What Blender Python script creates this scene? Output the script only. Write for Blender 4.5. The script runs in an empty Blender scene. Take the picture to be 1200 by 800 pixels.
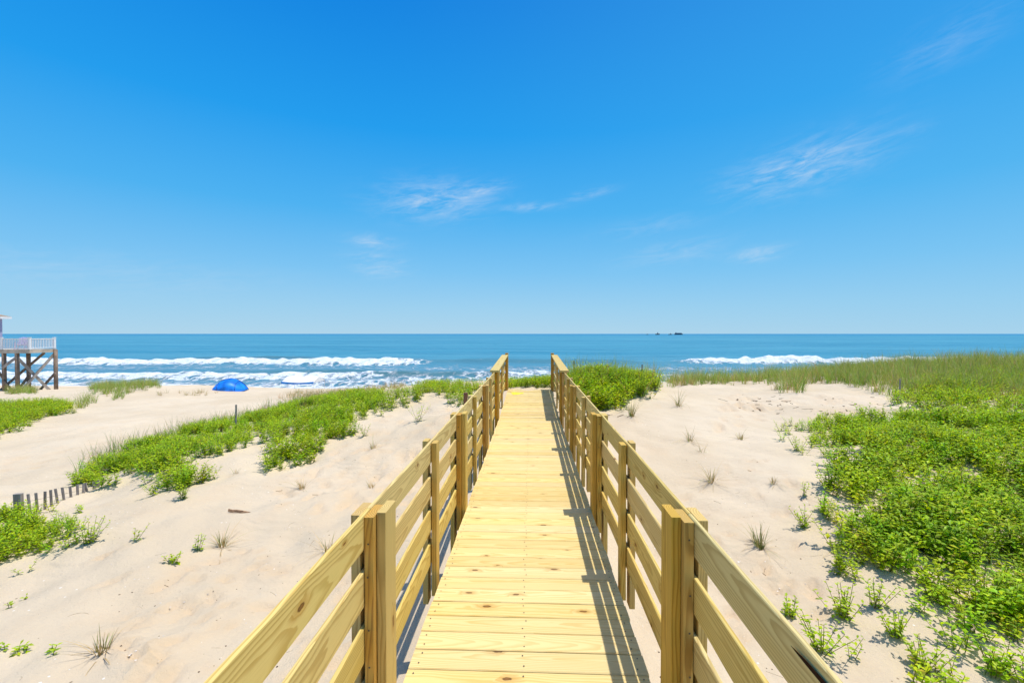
import bpy, math, random
import numpy as np
from mathutils import Vector, Matrix, Euler

random.seed(7)
rng = np.random.default_rng(7)
R = math.radians
scn = bpy.context.scene
col = scn.collection

# ------------------------------------------------------------------ camera
F = 533.0                                   # focal length in pixels of a 1200 px wide picture
CAM = np.array([0.0125, 0.0, 1.63])
YAW = R(2.27)
PITCH = math.atan(9.0 / F)
cam_data = bpy.data.cameras.new('camera')
cam_data.sensor_width = 36.0
cam_data.lens = 36.0 * F / 1200.0
cam_data.clip_start = 0.05
cam_data.clip_end = 90000.0
cam = bpy.data.objects.new('camera', cam_data)
col.objects.link(cam)
cam.location = CAM
cam.rotation_euler = (math.pi / 2 - PITCH, 0, YAW)
scn.camera = cam
M3 = np.array(Euler((math.pi / 2 - PITCH, 0, YAW)).to_matrix())


def ray(px, py):
    d = M3 @ np.array([(px - 600) / F, (400 - py) / F, -1.0])
    return d


def project(P):
    q = (np.asarray(P) - CAM) @ M3
    z = np.maximum(-q[..., 2], 1e-3)
    return 600 + F * q[..., 0] / z, 400 - F * q[..., 1] / z, -q[..., 2]


# ------------------------------------------------------------------ terrain height
ctrl = [  # (px, py, distance along the view axis)
    # right of the walk
    (900, 640, 4.6), (1000, 780, 3.12), (1100, 780, 3.15), (1190, 700, 3.9), (870, 470, 13), (830, 455, 17),
    (900, 446, 19), (1000, 450, 16), (1060, 470, 12), (1150, 500, 9), (1100, 550, 6.5), (1150, 640, 4.6),
    (1080, 430, 21), (1190, 432, 21), (1000, 436, 22), (720, 466, 12.5), (770, 456, 15), (740, 485, 10.2),
    (840, 520, 8), (760, 520, 8), (830, 560, 6.5), (950, 560, 6.2), (940, 500, 9.5), (800, 600, 5.6),
    (1300, 560, 6), (1400, 440, 20), (1400, 700, 4), (800, 449, 19),
    (715, 447, 13.6), (690, 450, 13.2), (740, 452, 13.6),
    (30, 613, 5.7), (80, 597, 6.4), (112, 583, 7.1), (40, 606, 6.05),
    # end of the walk
    (620, 457, 12.5), (620, 453, 14), (660, 450, 15),
    # left of the walk
    (300, 640, 5.0), (100, 750, 3.55), (30, 700, 4.2), (180, 580, 6.5), (300, 560, 7.0), (60, 601, 6.2),
    (150, 556, 7.7), (20, 572, 8.6), (100, 540, 9.8), (50, 520, 12), (20, 500, 15), (0, 472, 24),
    (100, 470, 24), (60, 460, 32), (-40, 458, 36), (100, 457, 32), (170, 454, 29), (240, 463, 28),
    (200, 482, 18), (300, 464, 27), (350, 466, 23), (300, 490, 15), (250, 512, 11), (350, 482, 13),
    (400, 467, 15), (440, 457, 19), (500, 454, 16), (560, 461, 12.5), (450, 492, 10.4), (400, 540, 8),
    (480, 540, 8), (500, 482, 11), (530, 500, 9), (-150, 600, 6), (-150, 500, 15), (420, 590, 6.2),
]
pts = []
for px, py, D in ctrl:
    d = ray(px, py)
    p = CAM + d * D
    pts.append(p)
pts += [np.array(p) for p in [
    (-1.2, 1.5, -.66), (1.2, 1.5, -.62), (0, 2.5, -.66), (0, 6, -.5), (0, 9.5, -.3), (-4, 0, -.75), (4, 0, -.6), (0, -4, -.6),
    (-12, -4, -.9), (12, -4, -.3), (-20, 4, -1.1), (20, 6, .1), (30, 20, .2), (50, 20, .1), (-40, 15, -1.6), (-60, 30, -2.4),
    (20, 31, -1.7), (0, 28, -1.7), (40, 31, -1.7), (8, 29, -1.7), (60, 10, 0), (-60, 5, -1.2), (0, 21, -.5), (10, 24, -.9), (-9, 31, -2.35)]]
pts = np.array(pts)


def tps(r2):
    return 0.5 * r2 * np.log(r2 + 1e-9)


_n = len(pts)
_d2 = ((pts[:, None, :2] - pts[None, :, :2]) ** 2).sum(-1)
_A = np.zeros((_n + 3, _n + 3))
_A[:_n, :_n] = tps(_d2) + np.eye(_n) * 0.06
_A[:_n, _n] = 1
_A[:_n, _n + 1:] = pts[:, :2]
_A[_n:, :_n] = _A[:_n, _n:].T
_w = np.linalg.solve(_A, np.concatenate([pts[:, 2], np.zeros(3)]))

_waves = []
_r2 = np.random.default_rng(3)
for lam, amp, k in ((3.1, .042, 6), (1.3, .026, 8), (.55, .011, 8)):
    for i in range(k):
        a = _r2.uniform(0, 2 * math.pi)
        l = lam * _r2.uniform(.7, 1.4)
        _waves.append((math.cos(a) * 2 * math.pi / l, math.sin(a) * 2 * math.pi / l, _r2.uniform(0, 6.28), amp * _r2.uniform(.5, 1.1) / math.sqrt(k) * 1.4))


def H(x, y):
    x = np.asarray(x, float)
    y = np.asarray(y, float)
    sh = np.broadcast(x, y).shape
    xf = np.broadcast_to(x, sh).ravel()
    yf = np.broadcast_to(y, sh).ravel()
    out = np.empty(len(xf))
    for i in range(0, len(xf), 20000):
        xs = xf[i:i + 20000]
        ys = yf[i:i + 20000]
        xc = np.clip(xs, -62, 62)
        yc = np.clip(ys, -6, 38)
        r2 = (xc[:, None] - pts[None, :, 0]) ** 2 + (yc[:, None] - pts[None, :, 1]) ** 2
        z = tps(r2) @ _w[:_n] + _w[_n] + _w[_n + 1] * xc + _w[_n + 2] * yc
        z = np.clip(z, -3.2, .8)
        b = np.interp(ys, [26, 34, 40, 46, 52, 70, 120], [-2.0, -2.75, -3.3, -4.0, -4.75, -6.5, -9])
        t = np.clip((ys - 29) / 9, 0, 1)
        t = t * t * (3 - 2 * t)
        lf = np.clip((-xs - 22) / 8, 0, 1)      # the dune under the far house runs further out
        t = t * (1 - lf) + lf * np.clip((ys - 37) / 7, 0, 1)
        z = z * (1 - t) + b * t
        nz = np.zeros_like(z)
        for kx, ky, ph, am in _waves:
            nz += am * np.sin(kx * xs + ky * ys + ph + .6 * np.sin(ky * xs * .37 - kx * ys * .41))
        out[i:i + 20000] = z + nz * np.clip(1.2 - ys / 60, .3, 1)
    return out.reshape(sh)


def ground(px, py, tmin=1.0, tmax=60):
    d = ray(px, py)
    t = np.geomspace(tmin, tmax, 900)
    P = CAM + t[:, None] * d
    h = H(P[:, 0], P[:, 1])
    k = np.argmax(P[:, 2] < h)
    if not (P[:, 2] < h).any():
        k = int(np.argmin(P[:, 2] - h))
    return np.array([P[k, 0], P[k, 1], float(h[k])])


# ------------------------------------------------------------------ tagging helpers
def tag(o, label=None, cat=None, group=None, kind=None):
    if label:
        o['label'] = label
    if cat:
        o['category'] = cat
    if group:
        o['group'] = group
    if kind:
        o['kind'] = kind
    return o


def empty(name, loc, rz=0):
    o = bpy.data.objects.new(name, None)
    o.empty_display_size = .2
    o.location = loc
    o.rotation_euler = (0, 0, rz)
    col.objects.link(o)
    return o


def mesh_np(name, V, faces, mats, parent=None, attrs=None, smooth=False, midx=None, loc=None):
    """V (n,3); faces: list of index arrays each (m,k); attrs: {name: (type, array)} on points"""
    me = bpy.data.meshes.new(name)
    V = np.asarray(V, np.float32)
    if isinstance(faces, np.ndarray):
        faces = [faces]
    faces = [f for f in faces if len(f)]
    loops = np.concatenate([f.ravel() for f in faces]).astype(np.int32)
    tot = np.concatenate([np.full(len(f), f.shape[1]) for f in faces]).astype(np.int32)
    start = np.concatenate([[0], np.cumsum(tot)[:-1]]).astype(np.int32)
    me.vertices.add(len(V))
    me.vertices.foreach_set('co', V.ravel())
    me.loops.add(len(loops))
    me.loops.foreach_set('vertex_index', loops)
    me.polygons.add(len(tot))
    me.polygons.foreach_set('loop_start', start)
    me.polygons.foreach_set('loop_total', tot)
    if midx is not None:
        me.polygons.foreach_set('material_index', np.asarray(midx, np.int32))
    me.polygons.foreach_set('use_smooth', np.full(len(tot), smooth))
    for an, (ty, arr) in (attrs or {}).items():
        at = me.attributes.new(an, ty, 'POINT')
        arr = np.asarray(arr, np.float32)
        at.data.foreach_set({'FLOAT': 'value', 'FLOAT_VECTOR': 'vector', 'FLOAT_COLOR': 'color'}[ty], arr.ravel())
    me.update(calc_edges=True)
    me.validate()
    for m in (mats if isinstance(mats, (list, tuple)) else [mats]):
        me.materials.append(m)
    o = bpy.data.objects.new(name, me)
    col.objects.link(o)
    if parent is not None:
        o.parent = parent
    if loc is not None:
        o.location = loc
    return o


class MB:
    """collects boards / tubes / boxes, builds one mesh; wood coordinates ride along in attribute gco"""

    def __init__(s):
        s.v, s.f, s.g, s.s, s.t, s.mi = [], [], [], [], [], []
        s.n = 0

    def _add(s, V, Fs, G=None, seed=0., tone=0., mi=0):
        s.v.append(np.asarray(V, float))
        for f in Fs:
            s.f.append([i + s.n for i in f])
            s.mi.append(mi)
        s.g.append(np.asarray(G if G is not None else V, float))
        s.s.append(np.full(len(V), seed))
        s.t.append(np.full(len(V), tone))
        s.n += len(V)

    def board(s, a, b, wid, thk, up, seed=None, tone=0., ch=.003, seg=1, warp=0., mi=0):
        """prism from a to b; width direction = up made square to the axis, thickness = axis x up"""
        a = np.array(a, float)
        b = np.array(b, float)
        L = np.linalg.norm(b - a)
        ax = (b - a) / L
        up = np.array(up, float)
        up = up - ax * up.dot(ax)
        up /= np.linalg.norm(up)
        si = np.cross(ax, up)
        w, t = wid / 2, thk / 2
        c = min(ch, t * .6, w * .6)
        prof = [(-w + c, -t), (w - c, -t), (w, -t + c), (w, t - c), (w - c, t), (-w + c, t), (-w, t - c), (-w, -t + c)]
        if seed is None:
            seed = random.random()
        V, G = [], []
        for k in range(seg + 1):
            u = k / seg
            dw = random.uniform(-warp, warp) if 0 < k < seg else 0
            dt = random.uniform(-warp, warp) if 0 < k < seg else 0
            for (pw, pt) in prof:
                V.append(a + ax * L * u + up * (pw + dw) + si * (pt + dt))
                G.append((L * u, pw, pt))
        Fs = []
        for k in range(seg):
            for i in range(8):
                j = (i + 1) % 8
                Fs.append([k * 8 + i, k * 8 + j, (k + 1) * 8 + j, (k + 1) * 8 + i])
        Fs.append(list(range(7, -1, -1)))
        Fs.append([seg * 8 + i for i in range(8)])
        s._add(V, Fs, G, seed, tone, mi)
        return s

    def box(s, lo, hi, mi=0, tone=0., seed=0.):
        x0, y0, z0 = lo
        x1, y1, z1 = hi
        V = [(x0, y0, z0), (x1, y0, z0), (x1, y1, z0), (x0, y1, z0), (x0, y0, z1), (x1, y0, z1), (x1, y1, z1), (x0, y1, z1)]
        s._add(V, [[0, 3, 2, 1], [4, 5, 6, 7], [0, 1, 5, 4], [1, 2, 6, 5], [2, 3, 7, 6], [3, 0, 4, 7]], None, seed, tone, mi)
        return s

    def tube(s, P, rad, n=8, mi=0, seed=0., tone=0.):
        P = [np.array(p, float) for p in P]
        rad = rad if isinstance(rad, (list, tuple)) else [rad] * len(P)
        V, G = [], []
        L = 0
        for k, p in enumerate(P):
            d = P[min(k + 1, len(P) - 1)] - P[max(k - 1, 0)]
            d /= np.linalg.norm(d) + 1e-9
            if k:
                L += np.linalg.norm(P[k] - P[k - 1])
            h = np.array([0, 0, 1.]) if abs(d[2]) < .9 else np.array([1., 0, 0])
            u = np.cross(d, h)
            u /= np.linalg.norm(u)
            w = np.cross(d, u)
            for i in range(n):
                an = 2 * math.pi * i / n
                V.append(p + rad[k] * (u * math.cos(an) + w * math.sin(an)))
                G.append((L, rad[k] * math.cos(an), rad[k] * math.sin(an)))
        Fs = []
        for k in range(len(P) - 1):
            for i in range(n):
                j = (i + 1) % n
                Fs.append([k * n + i, k * n + j, (k + 1) * n + j, (k + 1) * n + i])
        Fs.append(list(range(n - 1, -1, -1)))
        Fs.append([(len(P) - 1) * n + i for i in range(n)])
        s._add(V, Fs, G, seed, tone, mi)
        return s

    def poly(s, V, Fs, mi=0, seed=0., tone=0.):
        s._add(V, Fs, None, seed, tone, mi)
        return s

    def build(s, name, mats, parent=None, smooth=False, origin=None):
        V = np.concatenate(s.v)
        if origin is not None:
            V = V - np.asarray(origin)
        me = bpy.data.meshes.new(name)
        me.from_pydata([tuple(p) for p in V], [], s.f)
        for m in (mats if isinstance(mats, (list, tuple)) else [mats]):
            me.materials.append(m)
        me.polygons.foreach_set('material_index', np.array(s.mi, np.int32))
        me.polygons.foreach_set('use_smooth', np.full(len(s.f), smooth))
        for an, ty, arr, key in (('gco', 'FLOAT_VECTOR', np.concatenate(s.g), 'vector'), ('seed', 'FLOAT', np.concatenate(s.s), 'value'),
                                 ('tone', 'FLOAT', np.concatenate(s.t), 'value')):
            at = me.attributes.new(an, ty, 'POINT')
            at.data.foreach_set(key, np.asarray(arr, np.float32).ravel())
        me.update()
        o = bpy.data.objects.new(name, me)
        col.objects.link(o)
        if parent is not None:
            o.parent = parent
        if origin is not None and parent is None:
            o.location = origin
        return o


# ------------------------------------------------------------------ node helpers
class NT:
    def __init__(s, tree):
        s.t = tree
        s.t.nodes.clear()

    def n(s, ty, **kw):
        nd = s.t.nodes.new(ty)
        for k, v in kw.items():
            if k.startswith('in_'):
                key = k[3:]
                key = int(key) if key.isdigit() else key.replace('_', ' ')
                s.set(nd, key, v)
            else:
                setattr(nd, k, v)
        return nd

    def set(s, nd, key, v):
        sock = nd.inputs[key]
        if isinstance(v, bpy.types.NodeSocket):
            s.t.links.new(v, sock)
        elif isinstance(v, bpy.types.Node):
            s.t.links.new(v.outputs[0], sock)
        else:
            sock.default_value = v

    def m(s, op, a, b=None, c=None, clamp=False):
        nd = s.n('ShaderNodeMath', operation=op, use_clamp=clamp)
        for i, v in enumerate((a, b, c)):
            if v is not None:
                s.set(nd, i, v)
        return nd.outputs[0]

    def vm(s, op, a, b=None):
        nd = s.n('ShaderNodeVectorMath', operation=op)
        s.set(nd, 0, a)
        if b is not None:
            s.set(nd, 1, b)
        return nd.outputs['Value'] if op in ('DOT_PRODUCT', 'LENGTH', 'DISTANCE') else nd.outputs[0]

    def noise(s, vec, scale, detail=2., rough=.5, dist=0., dim='3D'):
        nd = s.n('ShaderNodeTexNoise', noise_dimensions=dim)
        s.set(nd, 'Vector', vec)
        s.set(nd, 'Scale', scale)
        s.set(nd, 'Detail', detail)
        s.set(nd, 'Roughness', rough)
        s.set(nd, 'Distortion', dist)
        return nd.outputs[0]

    def ss(s, x, a, b, lo=0., hi=1.):
        nd = s.n('ShaderNodeMapRange', interpolation_type='SMOOTHSTEP')
        s.set(nd, 0, x)
        s.set(nd, 1, a)
        s.set(nd, 2, b)
        s.set(nd, 3, lo)
        s.set(nd, 4, hi)
        return nd.outputs[0]

    def mix(s, f, a, b):
        nd = s.n('ShaderNodeMix', data_type='RGBA')
        s.set(nd, 0, f)
        for k, v in ((6, a), (7, b)):
            if isinstance(v, tuple) and len(v) == 3:
                v = v + (1,)
            s.set(nd, k, v)
        return nd.outputs[2]

    def attr(s, name):
        return s.n('ShaderNodeAttribute', attribute_name=name)

    def scale3(s, v, x, y, z):
        return s.vm('MULTIPLY', v, (x, y, z))

    def bump(s, h, strength=.3, dist=.01):
        nd = s.n('ShaderNodeBump')
        s.set(nd, 'Strength', strength)
        s.set(nd, 'Distance', dist)
        s.set(nd, 'Height', h)
        return nd.outputs[0]


def material(name):
    m = bpy.data.materials.new(name)
    m.use_nodes = True
    return m, NT(m.node_tree)


def finish(t, color, rough=.7, normal=None, spec=.3, **kw):
    p = t.n('ShaderNodeBsdfPrincipled')
    if isinstance(color, tuple) and len(color) == 3:
        color = color + (1,)
    t.set(p, 'Base Color', color)
    t.set(p, 'Roughness', rough)
    t.set(p, 'Specular IOR Level', spec)
    if normal is not None:
        t.set(p, 'Normal', normal)
    for k, v in kw.items():
        t.set(p, k.replace('_', ' '), v)
    o = t.n('ShaderNodeOutputMaterial')
    t.set(o, 0, p.outputs[0])
    return p, o


def simple(name, c, rough=.6, var=.15, scale=6.):
    m, t = material(name)
    tc = t.n('ShaderNodeTexCoord').outputs['Object']
    nz = t.noise(tc, scale, 4.)
    f = t.ss(nz, .3, .7)
    cc = t.mix(f, tuple(x * (1 - var) for x in c), tuple(min(1, x * (1 + var)) for x in c))
    finish(t, cc, rough)
    return m


# ------------------------------------------------------------------ materials
def make_pine(name, light, late, knot_amt=1.0, sat=1.0, var=1.0):
    m, t = material(name)
    g = t.attr('gco').outputs['Vector']
    sd = t.attr('seed').outputs['Fac']
    tone = t.attr('tone').outputs['Fac']
    sx = t.n('ShaderNodeSeparateXYZ')
    t.set(sx, 0, g)
    u, v, w = sx.outputs
    s1 = t.m('FRACT', t.m('MULTIPLY', sd, 17.31))
    s2 = t.m('FRACT', t.m('MULTIPLY', sd, 41.77))
    s3 = t.m('FRACT', t.m('MULTIPLY', sd, 73.13))
    off = t.n('ShaderNodeCombineXYZ')
    t.set(off, 0, t.m('MULTIPLY', sd, 53.))
    t.set(off, 1, t.m('MULTIPLY', s1, 19.))
    t.set(off, 2, t.m('MULTIPLY', s2, 7.))
    go = t.vm('ADD', g, off.outputs[0])
    # knots: cells along the board, only some hold a knot
    kv = t.scale3(go, 3.4, 8.5, 0.0)
    vo = t.n('ShaderNodeTexVoronoi', voronoi_dimensions='2D', feature='F1')
    t.set(vo, 'Vector', t.vm('ADD', kv, t.vm('MULTIPLY', t.n('ShaderNodeTexNoise', in_Vector=go, in_Scale=30.).outputs[1], (.05, .12, 0))))
    t.set(vo, 'Scale', 1.0)
    vcol = t.n('ShaderNodeSeparateColor')
    t.set(vcol, 0, vo.outputs['Color'])
    has = t.m('GREATER_THAN', vcol.outputs[0], 1 - .20 * knot_amt)
    ksize = t.m('MULTIPLY_ADD', vcol.outputs[1], .05, .034)
    kd = t.m('DIVIDE', vo.outputs['Distance'], ksize)
    kcore = t.m('MULTIPLY', t.ss(kd, 1.25, .8), has)
    khalo = t.m('MULTIPLY', t.ss(kd, 4.5, .8), has)
    # growth rings round a tilted pith far off the face -> cathedral arches
    wob = t.noise(t.scale3(go, 1.3, 6, 6), 1., 2.)
    wob2 = t.noise(t.scale3(go, 4.5, 22, 22), 1., 2.)
    vv = t.m('ADD', t.m('SUBTRACT', v, t.m('MULTIPLY_ADD', s1, .08, -.04)), t.m('MULTIPLY_ADD', wob, .07, -.035))
    tilt = t.m('MULTIPLY', t.m('MULTIPLY_ADD', s3, .11, -.055), u)
    ww = t.m('ADD', t.m('ADD', t.m('ADD', w, t.m('MULTIPLY_ADD', s2, .05, .018)), tilt),
             t.m('ADD', t.m('MULTIPLY_ADD', wob2, .014, -.007), t.m('MULTIPLY', khalo, .012)))
    r = t.m('SQRT', t.m('ADD', t.m('MULTIPLY', vv, vv), t.m('MULTIPLY', ww, ww)))
    ring = t.m('FRACT', t.m('MULTIPLY', r, 105.))
    late_f = t.m('MULTIPLY', t.ss(ring, .35, .85), t.ss(ring, 1.0, .93))
    fib = t.noise(t.scale3(go, 6, 320, 320), 1., 2., .6)
    patch = t.noise(t.scale3(go, 1.2, 9, 9), 1., 3.)
    c = t.mix(t.m('MULTIPLY', late_f, t.m('MULTIPLY_ADD', patch, .7, .30)), light, late)
    c = t.mix(t.m('MULTIPLY', t.ss(fib, .45, .75), .22), c, late)
    # heartwood streaks, a greenish treatment cast
    c = t.mix(t.m('MULTIPLY', t.ss(patch, .52, .75), .35), c, (light[0] * .92, light[1] * .80, light[2] * .55))
    gr = t.noise(t.scale3(go, .7, 4, 4), 1.3, 2.)
    c = t.mix(t.m('MULTIPLY', t.ss(gr, .5, .75), .25), c, (light[0] * .80, light[1] * .88, light[2] * .72))
    c = t.mix(t.m('MULTIPLY', khalo, .5), c, (.42, .22, .06))
    kc = t.mix(t.ss(kd, .9, .2), (.10, .042, .014), (.21, .10, .035))
    c = t.mix(t.m('MULTIPLY', kcore, .9), c, kc)
    # tone: 0 pale sapwood .. 1 orange heartwood, also warm shade painted on the posts; each board a little lighter or darker
    c = t.mix(t.m('MULTIPLY', tone, .9, clamp=True), c, t.mix(late_f, (.52, .275, .040), (.35, .165, .025)))
    bv = t.m('MULTIPLY_ADD', s3, .24 * var, 1 - .13 * var)
    hs = t.n('ShaderNodeHueSaturation')
    t.set(hs, 'Hue', t.m('MULTIPLY_ADD', s1, .012 * var, .5 - .006 * var))
    t.set(hs, 'Saturation', t.m('MULTIPLY_ADD', s2, .25 * var, (1 - .12 * var) * sat))
    t.set(hs, 'Value', bv)
    t.set(hs, 'Color', c)
    h = t.m('ADD', t.m('MULTIPLY', late_f, .5), t.m('MULTIPLY', fib, .7))
    finish(t, hs.outputs[0], t.m('MULTIPLY_ADD', fib, .2, .52), t.bump(h, .35, .0012), .25)
    return m


PINE = make_pine('pine_decking', (.73, .58, .278), (.59, .415, .15), .8, 1.03, .55)
PINE_RAIL = make_pine('pine_rail', (.71, .555, .235), (.44, .285, .09), .8, 1.08, .75)
PINE_END = simple('pine_end_grain', (.62, .48, .25), .7, .15, 40)
NAIL = simple('nail_steel', (.10, .08, .06), .5)
SPLIT = simple('resin_split', (.045, .022, .012), 1.)
for n_ in SPLIT.node_tree.nodes:
    if n_.type == 'BSDF_PRINCIPLED':
        n_.inputs['Specular IOR Level'].default_value = 0.


def make_sand():
    m, t = material('dune_sand')
    geo = t.n('ShaderNodeNewGeometry').outputs['Position']
    big = t.noise(geo, .35, 4., .55)
    mid = t.noise(geo, 1.9, 4., .6)
    fine = t.noise(geo, 130., 3., .7)
    grain = t.noise(geo, 520., 2., .7)
    c = t.mix(t.ss(big, .35, .68), (.575, .465, .325), (.635, .525, .382))
    c = t.mix(t.m('MULTIPLY', t.ss(mid, .48, .72), .45), c, (.58, .445, .30))
    c = t.mix(t.m('MULTIPLY', t.ss(fine, .5, .75), .16), c, (.42, .33, .24))
    c = t.mix(t.m('MULTIPLY', t.ss(grain, .58, .72), .20), c, (.26, .20, .15))
    c = t.mix(t.m('MULTIPLY', t.ss(grain, .40, .28), .25), c, (.80, .72, .60))
    # dark shell and weed specks
    vo = t.n('ShaderNodeTexVoronoi', feature='F1')
    t.set(vo, 'Vector', geo)
    t.set(vo, 'Scale', 16.)
    vc = t.n('ShaderNodeSeparateColor')
    t.set(vc, 0, vo.outputs['Color'])
    reg = t.ss(t.noise(geo, .9, 3.), .42, .58)
    thr = t.m('MULTIPLY', t.m('MULTIPLY', t.m('GREATER_THAN', vc.outputs[0], .55), reg), t.m('MULTIPLY_ADD', vc.outputs[1], .13, .05))
    sp = t.m('LESS_THAN', vo.outputs['Distance'], thr)
    c = t.mix(t.m('MULTIPLY', sp, .75), c, t.mix(t.m('GREATER_THAN', vc.outputs[2], .45), (.16, .11, .075), (.80, .76, .70)))
    # wet sand by the water, disturbed damp sand on the tracks
    sz = t.n('ShaderNodeSeparateXYZ')
    t.set(sz, 0, geo)
    wet = t.ss(t.m('ADD', sz.outputs[2], t.m('MULTIPLY_ADD', mid, .5, -.25)), -3.85, -4.35)
    c = t.mix(wet, c, (.25, .205, .165))
    tr = t.attr('track').outputs['Fac']
    c = t.mix(t.m('MULTIPLY', tr, .32), c, (.54, .37, .215))
    rip = t.n('ShaderNodeTexWave', wave_type='BANDS', bands_direction='Y')
    t.set(rip, 'Vector', geo)
    t.set(rip, 'Scale', 2.1)
    t.set(rip, 'Distortion', 7.)
    t.set(rip, 'Detail', 3.)
    t.set(rip, 'Detail Scale', 1.2)
    ripm = t.m('MULTIPLY', rip.outputs[1], t.ss(t.noise(geo, .5, 2.), .42, .62))
    h = t.m('ADD', t.m('ADD', t.m('MULTIPLY', t.noise(geo, 11., 7., .70), 1.15), t.m('MULTIPLY', ripm, .30)),
            t.m('ADD', t.m('MULTIPLY', fine, .10), t.m('MULTIPLY', sp, .1)))
    finish(t, c, t.m('MULTIPLY_ADD', wet, -.45, .95), t.bump(h, .6, .034), .12)
    return m


SAND = make_sand()


def make_leaf(name, transl=.45, rough=.45):
    m, t = material(name)
    c = t.attr('col').outputs['Color']
    p = t.n('ShaderNodeBsdfPrincipled')
    t.set(p, 'Base Color', c)
    t.set(p, 'Roughness', rough)
    t.set(p, 'Specular IOR Level', .22)
    tr = t.n('ShaderNodeBsdfTranslucent')
    hs = t.n('ShaderNodeHueSaturation', in_Saturation=1.15, in_Value=1.5, in_Hue=.49)
    t.set(hs, 'Color', c)
    t.set(tr, 0, hs.outputs[0])
    mx = t.n('ShaderNodeMixShader')
    t.set(mx, 0, transl)
    t.set(mx, 1, p.outputs[0])
    t.set(mx, 2, tr.outputs[0])
    o = t.n('ShaderNodeOutputMaterial')
    t.set(o, 0, mx.outputs[0])
    return m


LEAF = make_leaf('dune_leaf')
BLADE = make_leaf('grass_blade', .28, .5)


def make_weathered():
    m, t = material('weathered_wood')
    g = t.attr('gco').outputs['Vector']
    sd = t.attr('seed').outputs['Fac']
    off = t.n('ShaderNodeCombineXYZ')
    t.set(off, 0, t.m('MULTIPLY', sd, 31.))
    go = t.vm('ADD', g, off.outputs[0])
    st = t.noise(t.scale3(go, 4, 90, 90), 1., 4., .6)
    bl = t.noise(t.scale3(go, 5, 12, 12), 1., 3.)
    c = t.mix(t.ss(st, .3, .7), (.21, .18, .155), (.44, .395, .36))
    c = t.mix(t.m('MULTIPLY', t.ss(bl, .45, .7), .5), c, (.20, .15, .105))
    finish(t, c, .85, t.bump(st, .6, .004), .15)
    return m


WEATH = make_weathered()
PILE = simple('piling_wood', (.215, .155, .115), .8, .3, 3)
PILE_GREY = simple('brace_wood', (.36, .31, .27), .8, .25, 3)
RIM = simple('rim_joist_wood', (.50, .42, .33), .75, .2, 2)
WHITE = simple('white_vinyl', (.80, .80, .80), .4, .04)
SIDING = simple('lavender_siding', (.36, .36, .52), .6, .08)
SHINGLE = simple('brown_shingles', (.30, .225, .16), .8, .2, 5)
GLASS = simple('window_glass', (.05, .08, .11), .1, .2, 1)
LILAC = simple('lilac_plastic', (.52, .40, .62), .5)
RUST = simple('rust_brown_wood', (.20, .10, .055), .8, .25, 30)
BLUE = simple('blue_nylon', (.012, .19, .74), .45, .4, 2.2)
BLUE_D = simple('dark_blue_trim', (.004, .03, .22), .45, .1)
SKYBLUE = simple('bright_blue_fabric', (.02, .25, .72), .5, .1)
CANVAS = simple('white_canvas', (.78, .77, .75), .7, .05)
HULL = simple('ship_hull', (.05, .075, .10), .5, .1, .01)
HULL2 = simple('ship_upperworks', (.14, .20, .26), .5, .1, .01)
YELLOW = simple('yellow_plastic', (.85, .78, .03), .5, .08)
WRACK = simple('dry_seaweed', (.085, .055, .035), .9, .4, 20)
SHELL = simple('sea_shell', (.62, .56, .50), .5, .35, 25)
TWIG = simple('dry_twig', (.20, .14, .09), .85, .35, 20)

# ------------------------------------------------------------------ sand sheet
def axis_pts(lim_lo, lim_hi, fine, start, ratio):
    out = [0.]
    while out[-1] < lim_hi:
        out.append(out[-1] + fine * max(1., out[-1] / start * 1.0) ** ratio)
    neg = [0.]
    while neg[-1] > lim_lo:
        neg.append(neg[-1] - fine * max(1., -neg[-1] / start) ** ratio)
    return np.array(sorted(set(neg[1:] + out)))


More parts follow.
